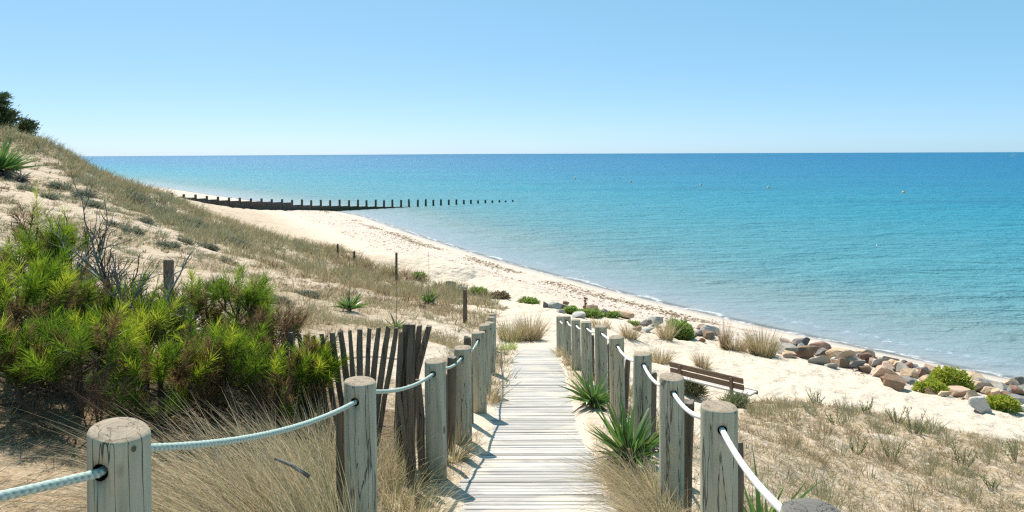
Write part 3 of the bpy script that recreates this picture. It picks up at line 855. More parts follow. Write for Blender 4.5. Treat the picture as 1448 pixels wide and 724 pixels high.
for (tx, ty, fx, fy, Y, w_) in ((574.5, 459, 570, 600, 6.25, .066), (583, 460, 578, 600, 6.20, .06), (593, 460, 587, 560, 6.30, .05), (606, 462, 588, 535, 6.28, .055), (567, 470, 562, 600, 6.22, .05)):
    b = P(tx, ty, Y); a = P(fx, fy, Y); f = a - b; k_ = (G(a.x, a.y) - .08 - b.z) / f.z
    picket(b + f * k_, b, w_, w_ * .7, 'fence_post' if w_ > .058 else 'picket', M_STAKE if w_ > .058 else M_PICK)
for (tx, ty, fx, fy, Y, w_) in ((592, 537, 597, 660, 5.7, .06), (580, 545, 584, 660, 5.6, .045), (563, 548, 577, 664, 5.55, .03), (572, 548, 582, 660, 5.6, .03)):
    b = P(tx, ty, Y); a = P(fx, fy, Y); f = a - b; k_ = (G(a.x, a.y) - .08 - b.z) / f.z
    picket(b + f * k_, b, w_, .025, 'picket', M_STAKE)
for wl in wires:
    wl.append(wl[-1] + Vector((.14, -.06, 0)))
    b = MB(); b.tube([p - org for p in wl], .003, 5); b.tube([p - org + Vector((0, .034, 0)) for p in wl], .003, 5)
    b.build('wire', M_WIRE, pf)

# ------------------------------------------------------------------ bench facing the sea
def bench_mat(name, a, b):
    t = NT(name); n = t.noise(t.coord('Object', (3, 40, 40)), 1.0, 5, .65)
    return t.done(t.bsdf(t.mix(t.mrange(n, .35, .7), a, b), .75, .25, t.bump(n, .4, .006)))
M_BENCH = bench_mat('brown bench timber', (.185, .13, .095), (.105, .075, .057))
M_SEAT = bench_mat('sunlit bench seat', (.58, .55, .52), (.42, .38, .35))  # sunlight on the seat top put into its paler colour
tr = P(1051, 536, 15.7); tl = P(947, 510.5, 17.0)
d = tr - tl; d.z = 0; BL = d.length; bc = (tr + tl) / 2
gzb = G(bc.x, bc.y)
ang = math.atan2(d.y, d.x)
bench = empty('park_bench', (bc.x, bc.y, gzb), 'brown wooden park bench on the sand, backrest towards the camera, facing the sea', 'bench')
bench.rotation_euler = (0, 0, ang)
H_ = bc.z - gzb          # top of the backrest above the sand
def bbox_(name, c, size, m, rx=0.0):
    b = MB(); b.box((0, 0, 0), size); o = b.build(name, m, bench); o.location = c; o.rotation_euler = (rx, 0, 0); bevel_obj(o, .008, 2); return o
# +y local points to the sea side (left of direction d)
bbox_('backrest_slat', (0, .0, H_ - .06), (BL, .035, .125), M_BENCH, .18)
bbox_('backrest_slat', (0, .032, H_ - .215), (BL, .035, .125), M_BENCH, .18)
sz = H_ - .37
for k, yy in enumerate((.10, .215, .33)): bbox_('seat_slat', (.07, yy + .02, sz), (BL + .12, .105, .04), M_SEAT)
bbox_('seat_slat', (.07, .44, sz - .022), (BL + .12, .035, .085), M_BENCH)
for sx in (-1, 1):
    xx = sx * (BL / 2 - .28)
    bbox_('back_support', (xx, -.012 + .03, (H_ - .03) / 2 - .05), (.075, .05, H_ - .02 + .1), M_BENCH, .10)
    bbox_('leg', (xx + .14, .38, (sz - .02) / 2 - .05), (.085, .085, sz - .02 + .1), M_BENCH)
    bbox_('seat_bearer', (xx + .09, .21, sz - .065), (.06, .44, .075), M_BENCH)

# ------------------------------------------------------------------ groyne running out to sea
def pile_mat():
    t = NT('tarred groyne timber'); p = t.coord('Object', (4, 4, 1.2), True); n = t.noise(p, 1.5, 5, .65)
    geo = t.n('ShaderNodeNewGeometry'); sx = t.n('ShaderNodeSeparateXYZ'); t.l(geo.outputs['Position'], sx.inputs[0])
    c = t.mix(t.mrange(n, .35, .7), (.060, .053, .048), (.12, .105, .09))
    gx_ = t.mrange(t.math('ADD', sx.outputs['Z'], t.math('MULTIPLY', n, .5)), .55, 1.1, 1, 0)
    pos = t.mrange(sx.outputs['X'], -32, -24)
    c = t.mix(t.math('MULTIPLY', t.math('MULTIPLY', gx_, pos), .75), c, (.045, .055, .022))
    return t.done(t.bsdf(c, .8, .25, t.bump(n, .6, .03)))
M_PILE = pile_mat()
gpx = [243, 260, 276.6, 292.6, 308, 324, 339.6, 354.7, 370, 384, 399, 412.7, 427, 440, 453.8, 467, 480.6, 493.5, 506, 518.6, 531, 543, 555, 567, 578.7, 590.5]
gtop = [272.5, 274.5, 275, 277, 278, 279.5, 279.5, 280.5, 280.5, 281.5, 281.5, 282.5, 282, 283, 282.5, 283, 282.2, 283, 282.2, 283, 282.2, 283, 282, 282.6, 281.6, 282.2]
free = [(601.7, 281.6), (612.7, 282.2), (623.7, 281.8), (634.6, 282.2), (645, 281.8), (655.8, 282.6), (666, 282.4), (676, 283.2), (686.4, 282.8), (696, 283.4), (705.7, 283), (715, 283.6), (724.5, 282.7)]
def gl(px):   # point of the groyne line under a photo column
    k_ = (px - CX) / F; Y = 118.07 / (1 - .72 * k_); return Y
gr = empty('timber_groyne', (-23.6, 101.1, 0), 'long dark timber groyne with plank panels crossing the beach into the water', 'groyne')
go = Vector(gr.location)
def pile(px, top, parent, lab=None):
    Y = gl(px); p = P(px, top, Y); z0 = min(0, G(p.x, p.y)) - .6
    if parent is not None: z0 = G(p.x, p.y) - .5
    b = MB(); r = .155; h = p.z - z0
    b.lathe([(r, 0), (r, h * .7), (r * .97, h - .04), (r * .8, h)], 10)
    o = b.build('pile', M_PILE, parent, smooth=False)
    o.location = Vector((p.x, p.y, z0)) - (go if parent is not None else Vector())
    o.rotation_euler = (random.uniform(-.02, .02), random.uniform(-.02, .02), random.uniform(0, 6))
    if parent is None:
        o.name = 'groyne_pile'; tag(o, lab, 'pile', 'bare piles standing in the sea past the groyne panels')
    return Vector((p.x, p.y, p.z))
pp = [pile(a, b, gr) for a, b in zip(gpx, gtop)]
for i in range(len(pp) - 1):
    a, b = pp[i], pp[i + 1]; f = i / (len(pp) - 2)
    step = 0 if i < 11 else .18
    ztop = lambda q: q.z - ((.40 if i < 11 else .50) + .75 * max(0, f - .42) + step)
    dd = (b - a); dd.z = 0; ln_ = dd.length; ang = math.atan2(dd.y, dd.x)
    mbp = MB(); off = Vector((math.sin(ang), -math.cos(ang), 0)) * .16
    za = (ztop(a) + ztop(b)) / 2; zb = min(G(a.x, a.y), G(b.x, b.y)) - .4
    nrow = max(1, int((za - zb) / .24))
    for rI in range(nrow):
        mbp.box((0, 0, za - .12 - rI * .24), (ln_ * .985, .07, .236), Matrix.Rotation(random.uniform(-.006, .006), 3, 'Y'))
    o = mbp.build('plank_panel', M_PILE, gr); o.location = Vector(((a.x + b.x) / 2, (a.y + b.y) / 2, 0)) - go + off; o.rotation_euler = (0, 0, ang)
for i, (a, b) in enumerate(free):
    L_ = ('first bare pile in the sea beyond the last groyne panel' if i == 0 else 'outermost low bare pile at the seaward end of the groyne' if i == len(free) - 1 else
          '%s bare pile standing in the sea beyond the groyne panels' % ['', 'second', 'third', 'fourth', 'fifth', 'sixth', 'seventh', 'eighth', 'ninth', 'tenth', 'eleventh', 'twelfth'][i])
    pile(a, b, None, L_)

# ------------------------------------------------------------------ buoys, sail, far marks
def plain(name, c, rough=.5): t = NT(name); n = t.noise(t.coord('Object'), 8, 3); return t.done(t.bsdf(t.mix(t.mrange(n, .4, .7), c, tuple(q * .8 for q in c)), rough, .4))
M_YEL = plain('yellow buoy plastic', (.75, .42, .06)); M_WHT = plain('white float plastic', (.82, .82, .80)); M_ORG = plain('orange buoy plastic', (.70, .25, .08))
def buoy(px, py, r, m, label, group='mooring buoys on the water'):
    Y = CAMZ / ((py - HY + (px - CX) * ROLL) / F); p = P(px, py, Y); p.z = 0
    t = empty('buoy', p, label, 'buoy', group)
    r *= .72; b = MB(); b.lathe([(.2 * r, -r * .8), (.75 * r, -r * .5), (r, 0), (.9 * r, r * .45), (.6 * r, r * .8), (.25 * r, r * .98)], 14)
    b.build('float', m, t, smooth=True)
    b = MB(); b.lathe([(.16 * r, r * .9), (.16 * r, r * 1.25), (.28 * r, r * 1.3), (.28 * r, r * 1.4)], 10); b.build('mooring_eye', M_WHT, t)
buoy(813, 253, .55, M_YEL, 'tiny buoy farthest left in the row out at sea')
buoy(892, 257.5, .5, M_ORG, 'tiny orange buoy, second from the left out at sea')
buoy(991, 262, .45, M_ORG, 'small orange buoy, middle of the row out at sea')
buoy(1086.5, 265.5, .42, M_YEL, 'small yellow buoy, fourth from the left out at sea')
buoy(1277.5, 272.5, .42, M_YEL, 'yellow buoy farthest right on the blue water')
buoy(826.5, 391.5, .10, M_WHT, 'small white float in the shallow water close to the beach', None)
buoy(1240, 347.5, .11, M_WHT, 'small white float on the turquoise water at right', None)
bp = P(1433.5, 217.2, 1300); bp.z = 0
boat = empty('sailboat', bp, 'tiny white sailboat on the horizon at the far right', 'sailboat')
b = MB(); vs = []
for (x, z, hw) in ((-3.5, 0, .8), (-3.5, .9, 1.0), (0, -.2, 1.2), (0, .9, 1.4), (4.2, .3, .05), (4.4, 1.1, .08)): vs += [(x, -hw, z), (x, hw, z)]
b.add(vs, [(0, 2, 3, 1), (0, 4, 6, 2), (4, 8, 10, 6), (1, 3, 7, 5), (5, 7, 11, 9), (2, 6, 7, 3), (6, 10, 11, 7), (8, 9, 11, 10), (0, 1, 5, 4), (4, 5, 9, 8)])
b.build('hull', M_WHT, boat)
b = MB(); b.tube([(.6, 0, .8), (.6, 0, 9.4)], .07, 8); b.build('mast', M_WHT, boat)
b = MB(); b.add([(.5, -.02, 1.9), (-3.2, .3, 1.9), (.5, -.02, 9.2), (-1.2, .45, 4.6), (.5, .02, 1.9), (-3.2, .34, 1.9), (.5, .02, 9.2), (-1.2, .49, 4.6)],
                [(0, 1, 3), (0, 3, 2), (4, 7, 5), (4, 6, 7), (0, 4, 5, 1), (1, 5, 7, 3), (3, 7, 6, 2)]); b.build('sail', M_WHT, boat)
# ------------------------------------------------------------------ rocks
def rock_mat(name, a, b, c):
    t = NT(name)
    p = t.coord('Object', (1, 1, 1), True)
    n = t.noise(p, 2.5, 5, .6); m = t.noise(p, 12, 5, .7); v = t.noise(t.coord('Object', (1, 1, 5), True), 2.0, 4, .6)
    col = t.mix(t.mrange(n, .35, .65), a, b); col = t.mix(t.mrange(v, .55, .75, 0, .55), col, c); col = t.mix(t.mrange(m, .55, .75, 0, .4), col, tuple(q * .45 for q in a))
    return t.done(t.bsdf(col, .85, .25, t.bump(t.math('ADD', n, t.math('MULTIPLY', m, .5)), .7, .06)))
RM = {'tan': rock_mat('tan granite', (.47, .32, .20), (.54, .41, .285), (.30, .18, .105)), 'pink': rock_mat('pinkish granite', (.44, .295, .215), (.50, .375, .29), (.28, .165, .115)),
      'grey': rock_mat('grey schist', (.245, .225, .195), (.33, .305, .265), (.16, .135, .11)), 'dark': rock_mat('dark grey stone', (.115, .105, .095), (.18, .165, .15), (.06, .055, .05)),
      'brown': rock_mat('brown stone', (.20, .13, .085), (.27, .18, .12), (.10, .06, .04)), 'red': rock_mat('red brown stone', (.20, .105, .075), (.28, .17, .125), (.11, .06, .05)),
      'pale': rock_mat('pale grey stone', (.33, .315, .285), (.40, .38, .345), (.22, .19, .16)), 'white': rock_mat('whitish stone', (.40, .385, .36), (.48, .465, .44), (.22, .20, .18)),
      'blue': rock_mat('blue grey slate', (.20, .19, .17), (.28, .265, .24), (.13, .115, .10))}
def rock_mesh(W, D, H, rg, cuts=10):
    """A boulder: an ellipsoid with flat facets chopped off it."""
    bm = bmesh.new(); bmesh.ops.create_icosphere(bm, subdivisions=4, radius=1.0)
    V = np.array([v.co[:] for v in bm.verts]); V = np.sign(V) * np.abs(V)**.52
    for _ in range(cuts):
        d = rg.normal(size=3); d[2] *= .8; d /= np.linalg.norm(d); c = rg.uniform(.40, .80)
        h = V @ d; k = h > c; V[k] -= (h[k] - c)[:, None] * d * .97
    f = fbm(V[:, 0] * 2.3 + V[:, 2] * 1.7 + rg.uniform(0, 90), V[:, 1] * 2.3 - V[:, 2] * 1.1, int(rg.integers(999)), 4) - .5
    f2 = fbm(V[:, 0] * 6 + V[:, 1] * 2 + rg.uniform(0, 90), V[:, 2] * 6 - V[:, 1] * 4, int(rg.integers(999)), 3) - .5
    V *= (1 + .13 * f + .07 * f2)[:, None]
    V *= np.array([W / 2, D / 2, H / 2]) / np.abs(V).max(0)
    for v, q in zip(bm.verts, V): v.co = q
    me = bpy.data.meshes.new('rock'); bm.to_mesh(me); bm.free()
    return me
rk = np.random.default_rng(5)
def rock(px, py, w_, h_, c, label, group='boulders along the top of the beach', yaw=None, tilt=.18, lift=0.0):
    q = hit(px, py + h_ * .33); s_ = q.y / F
    W = w_ * s_ * 1.2; H = h_ * s_ * 1.22; D = W * rk.uniform(.62, .9)
    o = link('rock', rock_mesh(W, D, max(H, .22 * W), rk, 4 if c == 'white' else 10), RM[c])
    o.location = (q.x, q.y + D * .3, q.z + H * .30 + lift); o.rotation_euler = (rk.uniform(-tilt, tilt), rk.uniform(-tilt, tilt), rk.uniform(-.35, .35) if yaw is None else yaw)
    return tag(o, label, 'rock', group)
ROCKS = [
 (1113, 499, 30, 14, 'grey', 'flat grey slab beside the tall grass clump at the left end of the rock pile'),
 (1118, 490, 22, 13, 'pink', 'pinkish block behind the flat slab by the tall grass clump'),
 (1135, 489, 25, 19, 'dark', 'jagged dark grey block near the left end of the rock pile'),
 (1141, 503, 25, 18, 'brown', 'tan and brown boulder in front of the jagged dark block'),
 (1159, 512, 23, 12, 'grey', 'low grey block at the front edge of the rock pile, left part'),
 (1165, 493, 32, 18, 'red', 'red brown boulder on the skyline of the rock pile, left part'),
 (1162, 503, 20, 13, 'dark', 'dark stone below the red brown boulder'),
 (1189, 507, 37, 22, 'tan', 'large smooth tan boulder left of the small green sprig in the rocks'),
 (1212, 507, 22, 13, 'dark', 'dark slab wedged between the two large tan boulders'),
 (1227, 507, 36, 19, 'tan', 'large tan boulder right of the dark wedged slab'),
 (1238, 512, 14, 14, 'red', 'dark reddish stone at the right side of the second large tan boulder'),
 (1213, 519, 22, 13, 'blue', 'blue grey stone just right of the small green sprig'),
 (1224, 524, 17, 11, 'brown', 'small brown stone at the front edge below the blue grey stone'),
 (1182, 519, 20, 9, 'pale', 'pale flat stone at the front edge left of the green sprig'),
 (1246, 515, 24, 16, 'pale', 'pale grey angular block in the middle of the rock pile'),
 (1264, 515, 24, 17, 'pink', 'pinkish grey block behind the big pink cube boulder'),
 (1279, 515, 13, 12, 'dark', 'small dark stone on the skyline right of the pinkish grey block'),
 (1260, 530, 33, 20, 'pink', 'big pink cube shaped boulder at the front of the rock pile'),
 (1258, 541, 20, 10, 'red', 'reddish slab under the big pink cube boulder'),
 (1281, 524, 17, 12, 'grey', 'grey brown stone between the pink cube boulder and the tan slanted slab'),
 (1288, 529, 27, 14, 'tan', 'slanted tan slab left of the large yellow green bush'),
 (1304, 530, 15, 13, 'red', 'reddish stone touching the left of the large yellow green bush'),
 (1288, 540, 22, 10, 'blue', 'blue grey stone behind the lone round brown boulder'),
 (1273, 547, 27, 20, 'brown', 'lone round brown boulder lying on the sand in front of the pile'),
 (1384, 535, 34, 14, 'tan', 'orange tan boulder just right of the large yellow green bush'),
 (1356, 547, 42, 12, 'red', 'long tilted red brown slab in front of the large yellow green bush'),
 (1358, 559, 30, 14, 'pink', 'pinkish grey block under the long tilted red brown slab'),
 (1321, 554, 26, 10, 'brown', 'low brown stone at the foot of the large yellow green bush'),
 (1338, 558, 16, 8, 'tan', 'small tan stone between the bush foot and the pinkish grey block'),
 (1398, 543, 32, 7, 'blue', 'thin flat grey slab on top of the rocks right of the bush'),
 (1392, 551, 34, 15, 'pink', 'broad pinkish boulder under the thin flat slab'),
 (1418, 553, 26, 16, 'grey', 'grey angular block right of the broad pinkish boulder'),
 (1436, 553, 24, 15, 'red', 'reddish block at the right edge of the photo beside the grey angular one'),
 (1443, 542, 12, 13, 'dark', 'small dark stone at the right edge on the rock skyline'),
 (1431, 543, 20, 10, 'tan', 'tan stone behind the reddish block at the right edge'),
 (1380, 562, 17, 16, 'tan', 'tan upright stone left of the small round yellow green bush'),
 (1441, 569, 26, 16, 'blue', 'blue grey layered block right of the small round yellow green bush'),
 (1392, 577, 25, 22, 'white', 'whitish upright boulder standing alone on the sand'),
 (1443, 580, 16, 7, 'grey', 'low grey stone at the right edge below the layered block'),
 (885, 446, 24, 12, 'tan', 'orange tan smooth boulder at the left, right of low green plants'),
 (923, 457, 24, 13, 'pale', 'pale grey slab left of the green and straw bush'),
 (915, 459, 14, 9, 'dark', 'dark stone against the left of the pale grey slab'),
 (918, 468, 26, 8, 'pale', 'low flat pale stone under the pale grey slab'),
 (901, 466, 12, 6, 'brown', 'small flat brown stone left of the low flat pale stone'),
 (1011, 470, 30, 14, 'pale', 'pale slab right of the green and straw bush'),
 (1003, 477, 18, 10, 'brown', 'dark brown stone in front of the pale slab right of the bush'),
 (994, 464, 18, 8, 'brown', 'brown stone behind the pale slab right of the bush'),
 (989, 472, 13, 9, 'grey', 'grey stone touching the right side of the green and straw bush'),
 (993, 482, 9, 6, 'red', 'very small reddish stone on the sand right of the bush'),
 (772, 432, 10, 8, 'dark', 'dark stone at the left end of the small rock group past the boardwalk'),
 (784, 433, 18, 9, 'pale', 'pale stone right of the dark one in the small rock group'),
 (794, 434, 14, 8, 'dark', 'second dark stone in the small rock group past the boardwalk'),
 (793, 440, 13, 6, 'pale', 'pale low stone at the front of the small rock group'),
 (800, 430, 9, 5, 'brown', 'small brown stone right of the small rock group'),
 (838, 437, 18, 9, 'tan', 'tan stone right of the rusty red stacked stones'),
 (856, 441, 12, 7, 'blue', 'blue grey stone between the tan stones near the low green plants'),
 (819, 447, 16, 8, 'white', 'white grey stone in front of the low green plants'),
 (828, 445, 8, 6, 'brown', 'small brown stone right of the white grey stone'),
 (637, 402, 13, 6, 'dark', 'flat dark stone lying at the dune foot on the left'),
 (653, 408, 19, 8, 'grey', 'grey slab at the dune foot beside the flat dark stone'),
 (1291, 300, 0, 0, '', ''),
]
for r_ in ROCKS:
    if r_[2] > 0: rock(*r_)
for px in np.linspace(1098, 1448, 62):      # rubble filling the gaps of the pile
    yb = np.interp(px, [1100, 1150, 1200, 1250, 1300, 1350, 1400, 1445], [494, 504, 511, 519, 530, 545, 551, 558])
    rock(px + rk.uniform(-5, 5), yb + rk.uniform(-9, 6), rk.uniform(10, 23), rk.uniform(7, 13), rk.choice(['grey', 'brown', 'pink', 'tan', 'pale', 'pink', 'tan', 'tan', 'dark', 'red']),
         'small broken stone filling a gap between the larger boulders', 'small broken stones in the rock pile')
# little stack of rusty stones
q = hit(828, 437); s_ = q.y / F
cairn = empty('stone_stack', q, 'small stack of rusty red stones standing by the low green plants', 'stone stack')
z_ = 0
for w_, h_, dx in ((8, 5, 0), (5, 5, .02), (4.5, 4, -.02), (7, 4, .01)):
    o = link('stone', rock_mesh(w_ * s_, w_ * s_ * .8, h_ * s_ * 1.1, rk), RM['red'], cairn); o.location = (dx, 0, z_ + h_ * s_ / 2); z_ += h_ * s_ * .95

# ------------------------------------------------------------------ plants: materials
M_GRASS = leaf_mat('dune grass', [(0, (.085, .06, .04)), (.2, (.30, .22, .13)), (.42, (.46, .37, .235)), (.58, (.40, .33, .195)), (.72, (.29, .265, .135)), (.88, (.245, .25, .145)), (1, (.27, .295, .205))], .35, .6, .2, .8)
M_STRAW = leaf_mat('dry marram', [(0, (.10, .07, .045)), (.22, (.30, .215, .125)), (.5, (.58, .475, .32)), (.75, (.46, .39, .21)), (1, (.22, .225, .09))], .35, .55, .25, 1.5)
M_NEEDLE = leaf_mat('pine needles', [(0, (.13, .075, .035)), (.15, (.22, .14, .07)), (.24, (.11, .11, .025)), (.36, (.08, .135, .014)), (.6, (.125, .215, .016)), (.82, (.24, .345, .022)), (1, (.42, .46, .04))], .52, .45, .35, 3.0)
M_YUCCA = leaf_mat('yucca leaves', [(0, (.28, .22, .14)), (.2, (.15, .17, .05)), (.5, (.09, .18, .04)), (.85, (.15, .27, .06)), (1, (.26, .37, .09))], .4, .35, .5, 3.0)
M_DEADLEAF = leaf_mat('dead yucca leaves', [(0, (.14, .115, .09)), (1, (.34, .31, .27))], .15, .7, .2, 3.0)
M_FENNEL = leaf_mat('sea fennel', [(0, (.20, .25, .035)), (.45, (.33, .42, .05)), (.75, (.44, .48, .06)), (1, (.58, .53, .10))], .35, .5, .3, 3.0)
M_LOWGREEN = leaf_mat('low green beach plant', [(0, (.18, .20, .055)), (.5, (.25, .36, .08)), (1, (.40, .46, .14))], .35, .5, .3, 3.0)
M_SILVER = leaf_mat('silvery dune shrub', [(0, (.12, .10, .07)), (.4, (.22, .225, .155)), (1, (.33, .345, .25))], .3, .7, .2, 2.0)
M_SPURGE = leaf_mat('sea spurge', [(0, (.22, .17, .10)), (.4, (.20, .22, .11)), (1, (.25, .33, .15))], .3, .5, .3, 2.0)
M_CYP = leaf_mat('dark evergreen', [(0, (.045, .06, .025)), (.6, (.075, .11, .04)), (1, (.13, .165, .065))], .2, .6, .2, .5)
def bark_mat(name, a, b):
    t = NT(name); n = t.noise(t.coord('Object', (1, 1, .35)), 22, 5, .65); return t.done(t.bsdf(t.mix(t.mrange(n, .35, .7), a, b), .9, .15, t.bump(n, .6, .01)))
M_BARK = bark_mat('dark pine bark', (.11, .085, .065), (.05, .038, .03)); M_DEADWOOD = bark_mat('grey dead wood', (.27, .245, .22), (.11, .09, .075)); M_TWIG = bark_mat('red brown twigs', (.15, .09, .06), (.07, .045, .03))

def dirs(n, lo, hi, rg=RNG, az=None, spread=math.pi):
    """Unit vectors tilted lo..hi from vertical, azimuth az +- spread."""
    th = rg.uniform(lo, hi, n); ph = (rg.uniform(-math.pi, math.pi, n) if az is None else az + rg.uniform(-spread, spread, n))
    return np.stack([np.sin(th) * np.cos(ph), np.sin(th) * np.sin(ph), np.cos(th)], 1)

# ------------------------------------------------------------------ dune grass and short dry turf (nobody could count it)
def tufts(B, cx, cy, cz, H, k, rad, lean, w, rlo, rhi, wind=(0, 0), droop=.35, seg=2):
    n = len(cx); k_ = np.broadcast_to(k, (n,)).astype(int)
    idx = np.repeat(np.arange(n), k_); N = len(idx)
    a = RNG.uniform(0, 2 * np.pi, N); r = np.sqrt(RNG.uniform(0, 1, N)) * np.broadcast_to(rad, (n,))[idx]
    b = np.stack([cx[idx] + np.cos(a) * r, cy[idx] + np.sin(a) * r, cz[idx] - .015], 1)
    th = np.abs(RNG.normal(0, lean, N)); d = np.stack([np.sin(th) * np.cos(a), np.sin(th) * np.sin(a), np.cos(th)], 1)
    L = np.broadcast_to(H, (n,))[idx] * RNG.uniform(.45, 1.1, N)
    bend = np.stack([np.cos(a) * droop * .7 + wind[0], np.sin(a) * droop * .7 + wind[1], -droop * RNG.uniform(.2, 1.1, N)], 1) * RNG.uniform(.3, 1, N)[:, None]
    big = (fbm(cx * .35, cy * .35, 66, 3) - .5) * 1.1 * (rhi - rlo)
    rr = np.clip((RNG.uniform(rlo, rhi, n) + big)[idx] + RNG.normal(0, .09, N), 0, 1)
    B.add(b, d, L, np.broadcast_to(w, (n,))[idx], bend, rr, seg, .25)
def scatter(x0, x1, y0, y1, per_m2, thr=0.0):
    n = int((x1 - x0) * (y1 - y0) * per_m2)
    x = RNG.uniform(x0, x1, n); y = RNG.uniform(y0, y1, n)
    z = ground(x, y); v = veg_density(x, y, z)
    k = RNG.uniform(0, 1, n) < v
    return x[k], y[k], z[k]
def wid(y): return .0030 + .00042 * y
B = Blades()
x, y, z = scatter(-38, 1, 9.5, 44, 11.0)
px_, py_ = proj(x, y, z)
inC = inpoly(px_, py_, POLY_CREST); inL = inpoly(px_, py_, POLY_LOWER) & ~inC; inM = inpoly(px_, py_, POLY_MID) & ~inC & ~inL; inF = ~(inC | inL | inM)
def sub(k): return x[k], y[k], z[k]
for k, H, kk, rad, lean, lo, hi in ((inC, .52, 18, .22, .45, .40, 1.0), (inL, .50, 15, .17, .28, .30, .86), (inM, .24, 16, .20, .55, .15, .75), (inF, .13, 12, .16, .7, .0, .4)):
    a, b, c = sub(k)
    tufts(B, a, b, c, H * RNG.uniform(.5, 1.25, len(a)), kk, rad, lean, wid(b) * 1.15, lo, hi, (.08, 0))
# second layer of grey green and dark cushions over the face and crest
k = (inF & (RNG.uniform(0, 1, len(x)) < .6)) | (inC & (RNG.uniform(0, 1, len(x)) < .5)); a, b, c = sub(k)
tufts(B, a, b, c, .20, 18, .22, .8, wid(b) * 1.6, .78, 1.0, (0, 0), .5)
# scattered scrubby little plants and dead mats all over the slope
n = 2600; a = RNG.uniform(-36, 0, n); b = RNG.uniform(10, 41, n); c = ground(a, b); pu, pv = proj(a, b, c)
k = (inpoly(pu, pv, POLY_FACE) | inpoly(pu, pv, POLY_MID) | inpoly(pu, pv, POLY_LOWER)) & (fbm(a * .6, b * .6, 77, 3) > .40); a, b, c = a[k], b[k], c[k]; n = len(a)
tufts(B, a, b, c, .20 * RNG.uniform(.3, 1.5, n), 30, .05 + .22 * RNG.uniform(0, 1, n)**2, .85, wid(b) * 1.1, .0, 1.0, (0, 0), .5)
tag(B.build('dune_grass', M_GRASS), kind='stuff')
B = Blades()
x, y, z = scatter(1.25, 13.5, 3.0, 18, 42)
hh = .06 + .13 * fbm(x * .9, y * .9, 61, 3)
tufts(B, x, y, z, hh, 14, .10, .85, wid(y) * 1.1, .22, .66, (0, 0), .5)
x, y, z = scatter(1.25, 13.5, 3.0, 18, 3.2)
tufts(B, x, y, z, .36 * RNG.uniform(.5, 1.3, len(x)), 40, .10, .34, wid(y) * .8, .25, .95, (-.1, 0), .4)
tag(B.build('short_dry_grass', M_GRASS), kind='stuff')
B = Blades()
x, y, z = scatter(-6.5, 2.2, 1.0, 17, 60)
k = (y > 2.6) | (np.abs(x) > 1.2); x, y, z = x[k], y[k], z[k]
tufts(B, x, y, z, .11 * RNG.uniform(.5, 1.5, len(x)), 9, .07, .8, wid(y) * .75, .10, .62, (0, 0), .6)
x, y, z = scatter(-5.5, 2.0, 3.2, 17, 5)
tufts(B, x, y, z, .34 * RNG.uniform(.5, 1.3, len(x)), 20, .07, .38, wid(y) * .75, .2, .95, (-.15, 0), .5)
tag(B.build('path_edge_grass', M_GRASS), kind='stuff')
# loose straw, needles and twigs on the ground in the left foreground
n = 26000; x = RNG.uniform(-6.5, -.9, n); y = RNG.uniform(1.4, 8.0, n); z = ground(x, y)
k = fbm(x * 1.5, y * 1.5, 88, 3) > .36; x, y, z = x[k], y[k], z[k]; n = len(x)
B = Blades(); d = dirs(n, 1.25, 1.6)
B.add(np.stack([x, y, z + RNG.uniform(.002, .03, n)], 1), d, RNG.uniform(.05, .2, n), RNG.uniform(.002, .0045, n), np.stack([RNG.normal(0, .2, n), RNG.normal(0, .2, n), -RNG.uniform(0, .1, n)], 1),
      np.clip(RNG.beta(1.3, 1.8, n) * .75, 0, 1), 2, .5)
tag(B.build('dry_litter', M_STRAW), kind='stuff')
# washed up weed on the beach
n = 7000; i = RNG.integers(0, len(SH) - 1, n * 3); f = RNG.uniform(0, 1, n * 3); q = SH[i] * (1 - f[:, None]) + SH[i + 1] * f[:, None]
t_ = SH[i + 1] - SH[i]; nr = np.stack([-t_[:, 1], t_[:, 0]], 1) / np.linalg.norm(t_, axis=1)[:, None]; nr *= np.where(nr[:, :1] > 0, -1, 1)
so = np.where(RNG.uniform(0, 1, n * 3) < .55, RNG.normal(2.7, .45, n * 3) + 1.4 * (fbm(q[:, 0] * .2, q[:, 1] * .2, 90, 2) - .5), RNG.uniform(1.5, 8.5, n * 3))
q = q + nr * so[:, None]; k = (q[:, 1] > 17) & (q[:, 1] < 110) & (q[:, 0] > -45); q = q[k]
k = fbm(q[:, 0] * .35, q[:, 1] * .35, 91, 3) > .45; q = q[k][:n * 2]; n = len(q)
B = Blades(); B.add(np.concatenate([q, (ground(q[:, 0], q[:, 1]) + .012)[:, None]], 1), dirs(n, 1.3, 1.6), RNG.uniform(.04, .17, n), RNG.uniform(.02, .06, n), np.stack([RNG.normal(0, .3, n), RNG.normal(0, .3, n), 0 * q[:, 0]], 1), RNG.uniform(.05, .5, n), 2, .4)
tag(B.build('seaweed_scraps', M_STRAW), kind='stuff')

